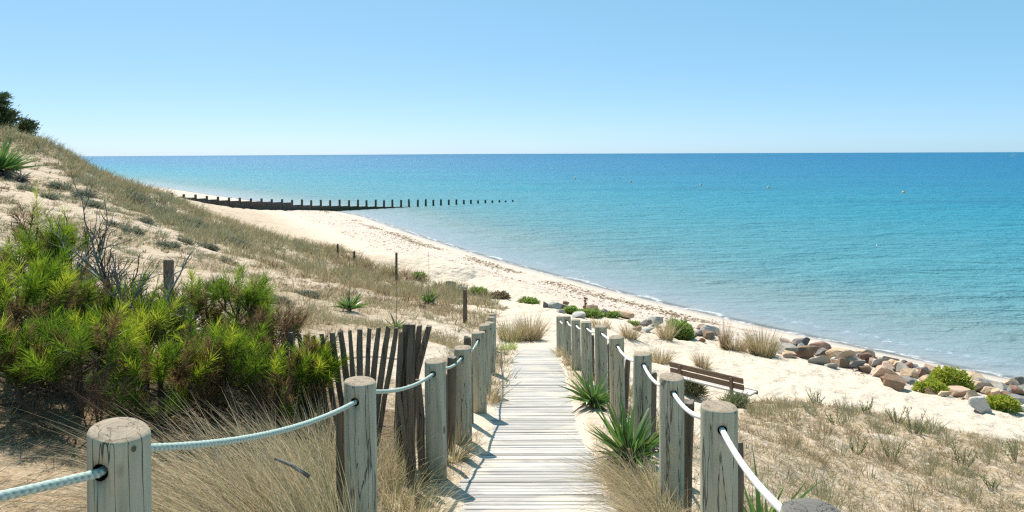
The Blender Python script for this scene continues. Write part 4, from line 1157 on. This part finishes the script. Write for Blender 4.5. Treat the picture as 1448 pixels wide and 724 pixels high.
# ------------------------------------------------------------------ single grass clumps
def clump(pos, H, k, rad, lean, lo, hi, label, group=None, wind=(0, 0), droop=.35, name='grass_clump', w=None, m=None, seg=4, cat='grass clump'):
    B = Blades(); c = np.array([pos[:]], float)
    pos = Vector(pos)
    n = k
    a = RNG.uniform(0, 2 * np.pi, n); r = np.sqrt(RNG.uniform(0, 1, n)) * rad
    bx = pos.x + np.cos(a) * r; by = pos.y + np.sin(a) * r
    th = np.abs(RNG.normal(0, lean, n)); d = np.stack([np.sin(th) * np.cos(a) + wind[0] * .5, np.sin(th) * np.sin(a) + wind[1] * .5, np.cos(th)], 1)
    L = H * RNG.uniform(.4, 1.1, n)
    bend = np.stack([np.cos(a) * droop * .6 + wind[0], np.sin(a) * droop * .6 + wind[1], -droop * RNG.uniform(.2, 1.2, n)], 1) * RNG.uniform(.4, 1.1, n)[:, None]
    B.add(np.stack([bx, by, ground(bx, by) - .02], 1), d, L, (w or wid(pos.y)), bend, np.clip(RNG.uniform(lo, hi, n), 0, 1), seg, .12)
    return tag(B.build(name, m or M_STRAW, None, tuple(pos)), label, cat, group)
def gp(px, Y): x = (px - CX) / F * Y; return Vector((x, Y, G(x, Y)))
GN = 'long marram clumps left of the boardwalk'
clump(gp(440, 3.65), .95, 1100, .26, .50, .2, 1.0, 'large arching dry grass clump between the nearest two left rope posts', GN, (-.55, .05), .55, w=.0048)
clump(gp(365, 3.35), .75, 720, .30, .6, .05, 1.0, 'grass clump with dark shaded base left of the large arching clump', GN, (-.5, .05), .6, w=.0048)
clump(gp(330, 4.3), .88, 850, .30, .55, .3, .75, 'pale straw clump in front of the pines above the left rope', GN, (-.6, .1), .55, w=.005)
clump(gp(420, 4.7), .84, 760, .28, .55, .3, .8, 'pale arching clump behind the rope, left of the second post', GN, (-.5, .1), .5, w=.005)
clump(gp(480, 5.3), .68, 480, .26, .5, .25, .8, 'dry clump below the picket fence left of the second post', GN, (-.3, .1), .5, w=.005)
clump(gp(255, 3.6), .40, 350, .22, .6, .2, .7, 'thin low clump just right of the nearest left post', GN, (-.3, 0), .6, w=.0048)
clump(gp(520, 5.7), .62, 700, .26, .4, .3, .9, 'straw clump standing in front of the right pickets', GN, (-.2, 0), .5, w=.005)
clump(gp(435, 5.9), .68, 800, .30, .42, .3, .9, 'pale clump in front of the leftmost pickets', GN, (-.35, 0), .5, w=.005)
clump(gp(545, 6.0), .42, 300, .18, .4, .3, .9, 'thin straw clump touching the tied fence posts', GN, (-.1, 0), .5, w=.005)
clump(gp(560, 5.2), .42, 320, .16, .45, .35, 1.0, 'greenish clump growing at the foot of the leaning pickets', GN, (.1, -.1), .55, w=.005)
clump(gp(590, 4.9), .36, 200, .14, .5, .5, 1.0, 'small green and straw clump between the second and third left posts', GN, (.25, -.2), .6, w=.005)
clump(gp(640, 6.6), .34, 200, .12, .4, .5, 1.0, 'green tuft at the foot of the fourth left rope post', GN, (.2, -.1), .5)
clump(gp(690, 9.8), .40, 220, .15, .4, .2, .8, 'dry tuft at the boardwalk edge by the sixth left post', GN, (.1, 0), .5)
GR = 'dry clumps between the boardwalk and the right posts'
clump(gp(925, 4.9), .40, 480, .2, .55, .2, .85, 'dry clump at the bottom right edge of the boardwalk', GR, (-.2, -.1), .6, w=.0048)
clump(gp(905, 5.5), .48, 520, .2, .5, .2, 1.0, 'arching straw and green clump leaning over the boardwalk edge near the yucca', GR, (-.45, -.05), .6, w=.0048)
clump(gp(945, 4.5), .46, 480, .18, .5, .25, 1.0, 'arching clump at the foot of the right rope post with the stained top', GR, (-.4, -.05), .6, w=.0048)
clump(gp(893, 6.0), .34, 420, .22, .65, .2, .7, 'flattened straw clump in front of the large yucca', GR, (-.25, 0), .7, w=.005)
clump(gp(812, 14.0), .34, 260, .2, .45, .2, .7, 'dry clump at the foot of distant right posts by the boardwalk end', GR, (-.15, 0), .5)
clump(gp(800, 16.0), .34, 260, .2, .45, .3, .8, 'dry tuft at the last right rope post', GR, (-.1, 0), .5)
clump(gp(1040, 3.4), .30, 150, .12, .5, .5, 1.0, 'thin green tuft at the base of the thick cracked post', GR, (.1, 0), .5, w=.0048)
GB = 'tall grass clumps on the open sand'
def bclump(px, py, hpx, k, radpx, lean, lo, hi, label, m=None, wind=(0, 0), droop=.3):
    q = hit(px, py); s_ = q.y / F
    return clump(q, hpx * s_, k, radpx * s_, lean, lo, hi, label, GB, wind, droop, m=m)
bclump(750, 482, 44, 620, 13, .36, .2, .75, 'rusty straw clump on the sand just past the end of the boardwalk')
bclump(722, 480, 36, 500, 16, .4, .5, 1.0, 'greenish clump beside the last left rope post')
bclump(718, 494, 18, 200, 10, .5, .8, 1.0, 'low bright green tuft at the far left corner of the boardwalk', M_LOWGREEN)
bclump(890, 478, 26, 320, 9, .4, .2, .7, 'straw clump behind the right rope posts')
bclump(935, 514, 26, 380, 11, .45, .2, .8, 'grass clump on the sand left of the bench')
bclump(992, 520, 24, 300, 9, .3, .2, .7, 'small straw clump right behind the bench backrest')
bclump(1024, 494, 46, 260, 5, .14, .1, .6, 'narrow upright straw clump between the rocks, left of the broad one')
bclump(1040, 494, 26, 420, 14, .5, .2, .8, 'spreading low clump joining the narrow and the broad upright clumps')
bclump(1077, 503, 42, 900, 17, .25, .3, .95, 'broad upright green and straw clump left of the rock pile')
bclump(942, 480, 40, 260, 9, .35, .3, .85, 'straw grass rising from the green bush on the beach', wind=(-.1, 0))
bclump(552, 388, 22, 300, 7, .35, .5, 1.0, 'green clump leaning at the foot of the tall dark post on the dune edge', wind=(-.1, 0))
bclump(850, 462, 16, 220, 12, .5, .2, .7, 'thin straw clump on the sand past the right posts')
# ------------------------------------------------------------------ yuccas
def yucca(pos, n, L, w_, label, m=None, dead=0, flat=1.25, spike=0, group='yuccas by the boardwalk'):
    t = empty('yucca', pos, label, 'yucca', group); o0 = np.array(pos)
    rg = np.random.default_rng(int(abs(pos[0] * 1000)) + n)
    B = Blades(); th = np.sqrt(rg.uniform(.02, 1, n)) * flat; ph = rg.uniform(-np.pi, np.pi, n)
    d = np.stack([np.sin(th) * np.cos(ph), np.sin(th) * np.sin(ph), np.cos(th)], 1)
    base = np.stack([.03 * np.cos(ph), .03 * np.sin(ph), .05 + .10 * (1 - th / flat)], 1)
    B.add(base, d, L * rg.uniform(.6, 1.12, n) * (1 + .22 * np.cos(ph - rg.uniform(0, 6.28))), w_ * rg.uniform(.7, 1.2, n), np.stack([rg.normal(0, .10, n), rg.normal(0, .10, n), -.16 * th * rg.uniform(.3, 1.3, n) - .55 * (rg.uniform(0, 1, n) < .12)], 1), np.clip(rg.normal(.62, .2, n) - .12 * (th > 1.1), 0.1, 1), 4, .05, .35)
    B.build('leaves', m or M_YUCCA, t)
    if dead:
        B = Blades(); ph = rg.uniform(-np.pi, np.pi, dead); th = rg.uniform(1.2, 2.1, dead)
        d = np.stack([np.sin(th) * np.cos(ph), np.sin(th) * np.sin(ph), np.cos(th)], 1)
        B.add(np.stack([.04 * np.cos(ph), .04 * np.sin(ph), rg.uniform(.04, .25, dead) * L], 1), d, L * rg.uniform(.5, .85, dead), w_ * .8, np.stack([0 * th, 0 * th, -.25 + 0 * th], 1), rg.uniform(0, 1, dead), 3, .1)
        B.build('dead_leaves', M_DEADLEAF, t)
    b = MB(); b.lathe([(.05, -.06), (.055, .06), (.03, .16)], 8); b.build('stem', M_BARK, t, smooth=True)
    if spike:
        b = MB(); b.tube([(0, 0, .1), (.02, 0, spike * .6), (.01, 0, spike)], [.009, .007, .005], 5); b.build('flower_stalk', M_DEADWOOD, t)
    return t
def yp(px, Y): return tuple(gp(px, Y))
yucca(yp(889, 6.35), 105, .48, .036, 'large green yucca at the boardwalk edge in front of the right posts', dead=34, flat=1.08)
yucca(yp(838, 9.0), 80, .42, .034, 'smaller green yucca by the boardwalk, farther of the two beside the right posts', dead=16)
yucca(yp(1074, 4.75), 60, .45, .03, 'bright green yucca at the bottom edge behind the thick cracked post', flat=.9)
yucca(yp(912, 7.3), 30, .34, .03, 'dull yucca half hidden behind the right rope posts', dead=18)
q = hit(494, 440); yucca(tuple(q), 40, .55, .05, 'spiky green yucca on the dune slope behind the picket fence', group='yuccas on the dune', spike=1.3)
q = hit(606, 430); yucca(tuple(q), 46, .52, .055, 'dark spiky yucca with a thin dead stalk on the dune', group='yuccas on the dune', spike=1.9, flat=1.0, dead=20)
q = hit(560, 468); yucca(tuple(q), 24, .38, .03, 'small yucca showing between the picket tops', group='yuccas on the dune', spike=1.2)
q = hit(-4, 249); yucca(tuple(q), 190, 1.5, .13, 'big yucca with a skirt of dead leaves at the left edge of the dune', group='yuccas on the dune', dead=110, flat=1.15)
q = hit(30, 256); yucca(tuple(q), 14, .6, .07, 'withered grey yucca lying right of the big one at the left edge', m=M_DEADLEAF, group='yuccas on the dune', dead=70)

# ------------------------------------------------------------------ young pines
pn = np.random.default_rng(23)
def pine(px, top, Y, rad, label, bright=0.0, brown=.12, dens=1.0, lift=0):
    base = gp(px, Y); tp = P(px, top, Y); h = max(tp.z - base.z, .35)
    t = empty('young_pine', base, label, 'pine', 'young pines beside the path')
    wood = MB(); shoots = []        # pos, dir, length, shade
    def V3(*a): return np.array(a, float)
    lean = pn.normal(0, .05, 2)
    axis = lambda f: V3(lean[0] * f * h, lean[1] * f * h, f * h * .84)
    wood.tube([axis(f) for f in (0, .25, .5, .75, 1)], [.035, .03, .024, .017, .008], 7)
    shoots.append((axis(1), V3(0, 0, 1), h * .16 + .10, .8))
    nb = int(7 * h / .9) + 5
    for i in range(int(nb * 2.2 * dens)):
        f = .10 + .86 * pn.uniform() ** .9; a = pn.uniform(-np.pi, np.pi)
        ln = rad * (1.08 - .62 * f) * pn.uniform(.65, 1.15)
        st = axis(f * .9); up = .25 + .75 * f
        pts = [st]; 
        for s in (.35, .7, 1.0): pts.append(st + V3(math.cos(a) * ln * s, math.sin(a) * ln * s, ln * up * s * s * .9 + .02))
        wood.tube(pts, [.011, .009, .007, .005], 5)
        dv = pts[-1] - pts[-2]; dv = dv / np.linalg.norm(dv) + V3(0, 0, .75); dv /= np.linalg.norm(dv)
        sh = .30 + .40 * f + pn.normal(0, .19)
        if pn.uniform() < brown * 1.15: sh = pn.uniform(.0, .2)
        shoots.append((pts[-1], dv, pn.uniform(.09, .30), sh))
        for _ in range(int(pn.integers(1, 6))):
            s = pn.uniform(.4, .97); p0 = pts[1] * (1 - s) + pts[-1] * s if s < .7 else pts[2] * (1 - (s - .7) / .3) + pts[3] * (s - .7) / .3
            d2 = dv + pn.normal(0, .45, 3); d2[2] += .3; d2 /= np.linalg.norm(d2)
            s2 = sh - .06 + pn.normal(0, .1) if pn.uniform() > brown else pn.uniform(0, .22)
            p1 = p0 + d2 * pn.uniform(.08, .16)
            wood.tube([p0, p1], [.005, .004], 4, cap=False); shoots.append((p1, d2, pn.uniform(.10, .2), s2))
    B = Blades()
    for (p0, d, L, sh) in shoots:
        n = int(50 + 140 * L); tt = pn.uniform(-.25, 1, n)
        ref = np.cross(d, [.3, .5, .8]); ref /= np.linalg.norm(ref); r2 = np.cross(d, ref)
        ph = pn.uniform(0, 2 * np.pi, n); an = np.clip(.95 - .55 * tt + pn.normal(0, .1, n), .15, 1.3)
        nd = d[None] * np.cos(an)[:, None] + (ref[None] * np.cos(ph)[:, None] + r2[None] * np.sin(ph)[:, None]) * np.sin(an)[:, None]
        bs = p0[None] + d[None] * (L * tt)[:, None]
        nl = pn.uniform(.075, .13, n) * (1 if sh > .22 else .8)
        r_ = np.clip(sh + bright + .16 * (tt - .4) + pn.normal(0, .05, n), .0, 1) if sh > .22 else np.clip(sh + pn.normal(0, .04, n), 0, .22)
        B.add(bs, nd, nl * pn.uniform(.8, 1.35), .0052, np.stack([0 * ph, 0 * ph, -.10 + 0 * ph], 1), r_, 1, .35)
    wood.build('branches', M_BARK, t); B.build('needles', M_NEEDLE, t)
    return t
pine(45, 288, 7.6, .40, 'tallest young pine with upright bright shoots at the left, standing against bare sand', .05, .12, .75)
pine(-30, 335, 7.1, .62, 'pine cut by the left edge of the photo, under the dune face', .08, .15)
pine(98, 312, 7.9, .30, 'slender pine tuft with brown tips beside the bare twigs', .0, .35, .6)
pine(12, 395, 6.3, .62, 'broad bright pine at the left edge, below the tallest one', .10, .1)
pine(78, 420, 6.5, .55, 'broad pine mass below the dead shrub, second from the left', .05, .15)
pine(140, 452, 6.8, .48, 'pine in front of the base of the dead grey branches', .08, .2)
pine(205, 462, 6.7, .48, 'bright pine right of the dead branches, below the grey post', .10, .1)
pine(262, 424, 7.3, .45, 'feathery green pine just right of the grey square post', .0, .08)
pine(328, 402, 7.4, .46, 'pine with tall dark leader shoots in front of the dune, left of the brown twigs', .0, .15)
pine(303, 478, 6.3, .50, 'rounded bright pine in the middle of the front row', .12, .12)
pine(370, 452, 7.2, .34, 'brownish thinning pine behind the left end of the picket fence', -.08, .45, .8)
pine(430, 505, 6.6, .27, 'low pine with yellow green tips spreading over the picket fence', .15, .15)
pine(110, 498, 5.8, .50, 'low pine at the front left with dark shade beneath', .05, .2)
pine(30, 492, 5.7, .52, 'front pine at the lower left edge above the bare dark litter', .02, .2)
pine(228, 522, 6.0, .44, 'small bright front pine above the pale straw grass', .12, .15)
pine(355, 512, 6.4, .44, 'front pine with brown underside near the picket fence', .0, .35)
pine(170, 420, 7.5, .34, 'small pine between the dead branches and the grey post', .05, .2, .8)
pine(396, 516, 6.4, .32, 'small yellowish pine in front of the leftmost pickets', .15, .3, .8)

# ------------------------------------------------------------------ dead shrubs
def dead_shrub(base, stems, label, m, r0=.02, hook=.25, sub=5, seed=1, rec=2):
    rg = np.random.default_rng(seed); b = MB(); base = Vector(base)
    def grow(p, d, L, r, lev):
        pts = [p]; n = 6; dd = Vector(d)
        for i in range(n):
            dd = (dd + Vector(rg.normal(0, .10, 3)) + Vector((0, 0, .03))).normalized(); pts.append(pts[-1] + dd * (L / n))
        if lev == rec and hook:
            for _ in range(4):
                dd = (dd + Vector((rg.uniform(.1, .5), 0, -.35)) * hook * 2).normalized(); pts.append(pts[-1] + dd * .03)
        b.tube(pts, list(np.linspace(r, r * .35, len(pts))), 5, cap=False)
        if lev < rec:
            for _ in range(sub):
                k = int(rg.integers(2, n + 1)); d2 = (dd * .75 + Vector(rg.normal(0, .45, 3)) + Vector((0, 0, .25))).normalized()
                grow(pts[k], d2, L * rg.uniform(.3, .6), r * .5, lev + 1)
    for (d, L) in stems: grow(Vector((rg.uniform(-.05, .05), rg.uniform(-.05, .05), -.05)), Vector(d).normalized(), L, r0, 0)
    o = b.build('dead_shrub', m, None, tuple(base)); return tag(o, label, 'dead shrub', None)
dead_shrub(gp(185, 7.0), [((-.55, .1, .8), 1.2), ((-.25, 0, 1), 1.25), ((.15, .1, 1), 1.0), ((-.8, 0, .6), 1.0), ((.35, 0, .9), .85), ((-.1, -.2, .9), 1.0)], 'bare grey dead branches rising above the pines near the grey post', M_DEADWOOD, .024, .0, 5, 3)
dead_shrub(gp(168, 7.6), [((-.02, 0, 1), .75), ((-.2, .1, 1), .85), ((-.35, 0, .9), .9)], 'dark dead pine top with curled brown tips against the pale sand', M_TWIG, .024, .35, 6, 8)
dead_shrub(gp(112, 7.9), [((-.1, 0, 1), 1.0), ((.12, 0, 1), .95), ((0, .1, 1), .85)], 'brown hooked twigs beside the tallest pine', M_TWIG, .014, .4, 5, 12)
dead_shrub(gp(385, 7.0), [((.05, 0, 1), .55), ((.35, 0, .9), .6), ((.2, .1, 1), .65), ((-.2, 0, 1), .5), ((.55, 0, .8), .5)], 'reddish brown leafless twigs left of the first pickets', M_TWIG, .010, .1, 7, 15)
dead_shrub(gp(60, 6.1), [((-.1, 0, 1), .6), ((.3, -.1, 1), .55), ((-.35, -.1, .8), .5)], 'brown twigs poking out of the broad left pines', M_TWIG, .009, .12, 6, 21)
dead_shrub(gp(300, 6.0), [((-.1, 0, 1), .5), ((.25, -.1, 1), .55), ((-.3, -.1, .8), .45)], 'brown twigs standing in the middle front pines', M_TWIG, .009, .1, 6, 22)
dead_shrub(gp(230, 6.9), [((.1, 0, 1), .8), ((.4, 0, .9), .75), ((-.2, 0, 1), .9), ((-.05, .1, 1), .7)], 'thin grey leafless stems left of the grey square post', M_DEADWOOD, .010, .0, 6, 24)
dead_shrub(gp(370, 6.1), [((-.1, -.2, .8), .4), ((.3, -.2, .7), .45), ((0, -.3, .6), .4)], 'tangle of dry brown twigs under the front pine by the fence', M_TWIG, .008, .1, 8, 25)
dead_shrub(gp(140, 5.5), [((-.3, -.2, .5), .5), ((.3, -.2, .5), .5), ((0, -.3, .4), .45), ((-.6, -.1, .4), .5)], 'tangle of dry brown twigs in the shade below the front pines', M_TWIG, .008, .1, 8, 26)
b = MB(); q = gp(410, 3.9); a_ = P(388, 648, 3.75); c_ = P(438, 674, 3.75)
b.tube([a_ - q, a_.lerp(c_, .5) - q + Vector((0, 0, .012)), c_ - q], [.007, .010, .011], 7, wob=.3); o = b.build('fallen_stick', M_DEADWOOD, None, tuple(q)); tag(o, 'pale bleached stick caught in the large arching grass clump', 'stick')

# ------------------------------------------------------------------ leafy bushes
def leafy(px, py, wpx, hpx, n, m, label, name='sea_fennel', cat='plant', group=None, lf=.07, lw=.03, heads=0):
    q = hit(px, py); s_ = q.y / F; t = empty(name, q, label, cat, group); rg = np.random.default_rng(int(px * 7 + py))
    R = wpx * s_ / 2; H = hpx * s_; B = Blades(); wood = MB()
    u = rg.normal(size=(n, 3)); u /= np.linalg.norm(u, axis=1)[:, None]; u[:, 2] = np.abs(u[:, 2]); rr = rg.uniform(.45, 1, n) ** .5
    lump = .72 + .5 * fbm(u[:, 0] * 2.2 + px, u[:, 1] * 2.2 + u[:, 2] * 2, 7, 3)
    lo = rg.uniform(-.5, .5, (7, 2)); sc = rg.uniform(.35, .75, 7); li = rg.integers(0, 7, n); off = np.zeros((n, 3)); off[:, :2] = lo[li] * np.array([R, R * .8]); ss = (sc[li] * np.array([1, 1, 1])[:, None]).T
    ss[:, 2] = .45 + .55 * (sc[li] / .75)
    p = u * (rr * lump)[:, None] * np.array([R, R * .8, H * .9]) * ss + off
    d = u * .6 + rg.normal(0, .45, (n, 3)) + np.array([0, 0, .55])
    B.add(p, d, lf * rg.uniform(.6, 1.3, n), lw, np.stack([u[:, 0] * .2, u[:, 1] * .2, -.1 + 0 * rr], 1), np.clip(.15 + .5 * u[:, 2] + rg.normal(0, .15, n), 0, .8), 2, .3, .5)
    B.build('leaves', m, t)
    if heads:
        B = Blades(); k = rg.integers(0, n, heads); k = k[u[k, 2] > .25]; c = u[k] * lump[k][:, None] * np.array([R, R * .8, H * .92]) * ss[k] + off[k]; c = np.repeat(c, 7, 0); N = len(c)
        B.add(c, dirs(N, .3, 1.3, rg), .04, .03, np.zeros((N, 3)), rg.uniform(.8, 1, N), 1, .9); B.build('flower_heads', m, t)
    for _ in range(8):
        a = rg.uniform(0, 6.28); e = Vector((math.cos(a) * R * .7, math.sin(a) * R * .5, H * .6)); wood.tube([(0, 0, -.05), e * .5 + Vector((0, 0, .05)), e], [.012, .009, .006], 5)
    wood.build('stems', M_TWIG, t)
    return t
FG = 'yellow green bushes among the rocks'
leafy(1340, 549, 64, 34, 5200, M_FENNEL, 'large domed yellow green bush growing over the rocks', group=FG, lf=.075, lw=.026, heads=420)
leafy(1316, 556, 48, 20, 2600, M_FENNEL, 'lower lobe of yellow green foliage at the left foot of the large domed bush', group=FG, lf=.075, lw=.026, heads=260)
leafy(1413, 578, 42, 24, 2400, M_FENNEL, 'small round yellow green bush beside the whitish boulder', group=FG, lf=.07, lw=.026, heads=220)
leafy(1199, 518, 14, 8, 420, M_FENNEL, 'tiny green sprig between the two large tan boulders', group=FG, lf=.06, lw=.022, heads=30)
LG = 'low green plants along the back of the beach'
leafy(958, 478, 46, 30, 3800, M_LOWGREEN, 'big green bush mixed with straw grass on the beach', 'beach_plant', group=LG, lf=.12, lw=.03)
leafy(832, 449, 46, 15, 1500, M_LOWGREEN, 'spreading low green plant beside the rusty stone stack, right one', 'beach_plant', group=LG, lf=.11, lw=.035)
leafy(808, 444, 22, 13, 900, M_LOWGREEN, 'rounded low green plant left of the rusty stone stack', 'beach_plant', group=LG, lf=.11, lw=.035)
leafy(866, 449, 22, 9, 600, M_LOWGREEN, 'low green plant left of the orange tan boulder', 'beach_plant', group=LG, lf=.10, lw=.035)
leafy(897, 460, 18, 6, 420, M_LOWGREEN, 'small green patch in front of the orange tan boulder', 'beach_plant', group=LG, lf=.10, lw=.03)
leafy(749, 430, 32, 11, 900, M_LOWGREEN, 'green plant on the sand path past the boardwalk', 'beach_plant', group=LG, lf=.12, lw=.035)
leafy(677, 418, 28, 13, 800, M_LOWGREEN, 'yellowish green plant right of the dark post at the dune foot', 'beach_plant', group=LG, lf=.13, lw=.035)
leafy(594, 393, 20, 8, 420, M_LOWGREEN, 'low green patch at the dune edge against the beach', 'beach_plant', group=LG, lf=.14, lw=.04)
leafy(1041, 577, 40, 20, 700, M_SPURGE, 'olive leafy plant growing around the near leg of the bench', 'beach_plant', group=LG, lf=.16, lw=.012)
leafy(985, 560, 44, 26, 800, M_SPURGE, 'olive leafy plant growing under the bench seat', 'beach_plant', group=LG, lf=.18, lw=.012)
# dried seaweed heap
q = hit(706, 421); s_ = q.y / F; n = 900; rg = np.random.default_rng(3); B = Blades(); u = rg.normal(size=(n, 3)); u /= np.linalg.norm(u, axis=1)[:, None]; u[:, 2] = np.abs(u[:, 2]) * .5
B.add(u * rg.uniform(.4, 1, n)[:, None] * np.array([14, 10, 14]) * s_ + np.array(q), u + rg.normal(0, .8, (n, 3)), .16, .035, np.zeros((n, 3)), rg.uniform(0, .3, n), 2, .4)
tag(B.build('seaweed_heap', M_STRAW, None, tuple(q)), 'heap of dried brown seaweed left of the green plant on the sand path', 'seaweed')

# ------------------------------------------------------------------ spurge stems in the dry turf, silvery cushions on the dune
def spurge(px, py, hpx, k, label):
    q = hit(px, py); s_ = q.y / F; t = empty('spurge_plant', q, label, 'plant', 'upright leafy stems in the dry grass'); rg = np.random.default_rng(int(px * 3 + py)); b = MB(); B = Blades()
    for i in range(k):
        a = rg.uniform(0, 6.28); r = rg.uniform(0, 13) * s_; H = hpx * s_ * rg.uniform(.3, .95); q2 = rg.uniform(.1, .55); tip = Vector((math.cos(a) * (r + q2 * H), math.sin(a) * (r + q2 * H), H)); p0 = Vector((math.cos(a) * r * .5, math.sin(a) * r * .5, -.02))
        b.tube([p0, p0.lerp(tip, .5), tip], [.005, .004, .003], 5); n = int(30); f = rg.uniform(.25, 1, n); c = np.array(p0)[None] * (1 - f)[:, None] + np.array(tip)[None] * f[:, None]
        B.add(c, dirs(n, .35, .9, rg), .045 + .01 * f, .008, np.zeros((n, 3)), np.clip(rg.normal(.7, .2, n), 0, 1), 1, .3, .3)
    b.build('stems', M_SPURGE, t); B.build('leaves', M_SPURGE, t)
for a in ((1155, 571, 22, 12, 'dry reddish leafy plant on the upper edge of the dry turf'), (1224, 586, 24, 9, 'first fresh green stemmed plant along the edge between turf and sand'),
          (1268, 598, 24, 11, 'green stemmed plant at the turf edge, left of the tallest one'), (1293, 613, 32, 16, 'tallest bluish green stemmed plant at the turf edge'),
          (1183, 600, 18, 9, 'small leafy plant in the turf below the reddish one'), (1262, 650, 34, 9, 'upright green plant alone in the middle of the dry turf'),
          (1211, 642, 24, 7, 'thin green plant in the turf left of the middle one'), (1360, 662, 34, 8, 'tall thin green plant in the right part of the turf'),
          (1437, 652, 30, 7, 'green plant at the right edge of the turf'), (1402, 690, 22, 6, 'small green plant near the bottom right corner')): spurge(*a)
def cushion(px, py, wpx, hpx, label, n=420, m=None):
    q = hit(px, py); s_ = q.y / F; rg = np.random.default_rng(int(px * 5 + py)); B = Blades(); u = rg.normal(size=(n, 3)); u /= np.linalg.norm(u, axis=1)[:, None]; u[:, 2] = np.abs(u[:, 2]) * .8
    lo = rg.normal(0, .55, (5, 2)); sc = rg.uniform(.35, .85, 5); li = rg.integers(0, 5, n)
    u[:, :2] = u[:, :2] * sc[li][:, None] + lo[li]; u[:, 2] *= sc[li]
    p = u * rg.uniform(.55, 1, n)[:, None] * (.7 + .5 * fbm(u[:, 0] * 2 + px, u[:, 1] * 2, 3, 2))[:, None] * np.array([wpx * s_ / 2, wpx * s_ / 2.4, hpx * s_]) + np.array(q)
    p[:, 2] += ground(p[:, 0], p[:, 1]) - q.z
    B.add(p, u + rg.normal(0, .5, (n, 3)) + np.array([0, 0, .4]), .10 + .002 * q.y, .012 + .0006 * q.y, np.zeros((n, 3)), np.clip(.25 + .6 * u[:, 2] + rg.normal(0, .15, n), 0, 1), 2, .3)
    return tag(B.build('dune_shrub', m or M_SILVER, None, tuple(q)), label, 'shrub', 'low grey shrubs on the dune')
for a in ((121, 278, 24, 13, 'dark grey cushion shrub at the top of the bare dune face', 420), (134, 293, 20, 10, 'grey cushion shrub just below the topmost one on the bare face', 420), (72, 281, 16, 8, 'small grey cushion left of the topmost pair on the bare sand', 300),
          (88, 268, 26, 16, 'olive grey shrub high on the bare dune face', 420), (108, 280, 9, 6, 'tiny green cushion between the grey ones on the bare face', 160), (265, 318, 46, 20, 'large silvery shrub on the crest above the groyne', 900),
          (190, 282, 40, 18, 'silvery grey shrub on the crest where the sea begins', 800), (225, 300, 36, 14, 'pale silvery shrub on the crest left of the large one', 700), (240, 350, 22, 10, 'dark cushion shrub in the middle of the dune face', 420),
          (296, 352, 26, 12, 'dark green cushion right of the middle one on the dune face', 420), (335, 345, 24, 10, 'dark mat of shrub below the crest grass', 420), (158, 320, 24, 9, 'flat grey mat above the curled brown twigs', 300),
          (320, 372, 20, 8, 'small grey cushion on the lower dune face', 300), (395, 430, 34, 12, 'grey green mat behind the reddish twigs', 500), (440, 420, 24, 8, 'grey green mat left of the spiky dune yucca', 360), (205, 315, 18, 8, 'small grey cushion on the face below the crest', 300),
          (40, 270, 22, 9, 'dark low shrub right of the withered yucca', 300), (265, 345, 16, 10, 'blackish small shrub left of the dark green cushion', 260), (190, 330, 20, 8, 'grey tuft on the sand above the grey square post', 260)): cushion(*a)

# ------------------------------------------------------------------ evergreen tree behind the crest
def evergreen(x, y, R, H, label, seed, n=95):
    rg = np.random.default_rng(seed); z = G(x, y); t = empty('evergreen_tree', (x, y, z - .2), label, 'tree', 'evergreens behind the dune'); wood = MB(); B = Blades()
    wood.tube([(0, 0, 0), (.1, 0, H * .4), (0, .1, H * .8), (.1, 0, H * .97)], [.3, .24, .13, .04], 9)
    for i in range(n):
        f = rg.uniform(.12, 1); a = rg.uniform(-np.pi, np.pi); ln = R * (1.05 - .75 * f ** 1.4) * rg.uniform(.55, 1.12)
        st = np.array([0, 0, H * f * .93]); en = st + np.array([math.cos(a) * ln, math.sin(a) * ln, ln * rg.uniform(.05, .35)])
        wood.tube([st, (st + en) / 2 + np.array([0, 0, -.03]), en], [.05, .03, .012], 5, cap=False)
        k = 75; s = rg.uniform(.35, 1.03, k); c = st[None] * (1 - s)[:, None] + en[None] * s[:, None] + rg.normal(0, 1, (k, 3)) * np.array([.22, .22, .09])
        dv = (en - st) / np.linalg.norm(en - st); d = dv[None] + rg.normal(0, .5, (k, 3)) + np.array([0, 0, .25])
        B.add(c, d, rg.uniform(.15, .38, k), .07, np.zeros((k, 3)), np.clip(rg.normal(.45 + .3 * rg.uniform(-1, 1), .2, k), 0, 1), 1, .4)
    wood.build('trunk', M_BARK, t); B.build('crown', M_CYP, t)
tp = P(-14, 134, 55); evergreen(tp.x, tp.y, 2.6, tp.z - G(tp.x, tp.y) + .3, 'dark evergreen tree rising behind the dune at the upper left edge', 5)
tp = P(34, 166, 52); evergreen(tp.x, tp.y, .9, tp.z - G(tp.x, tp.y) + .2, 'small wispy evergreen right of the dark tree on the dune top', 9, 40)
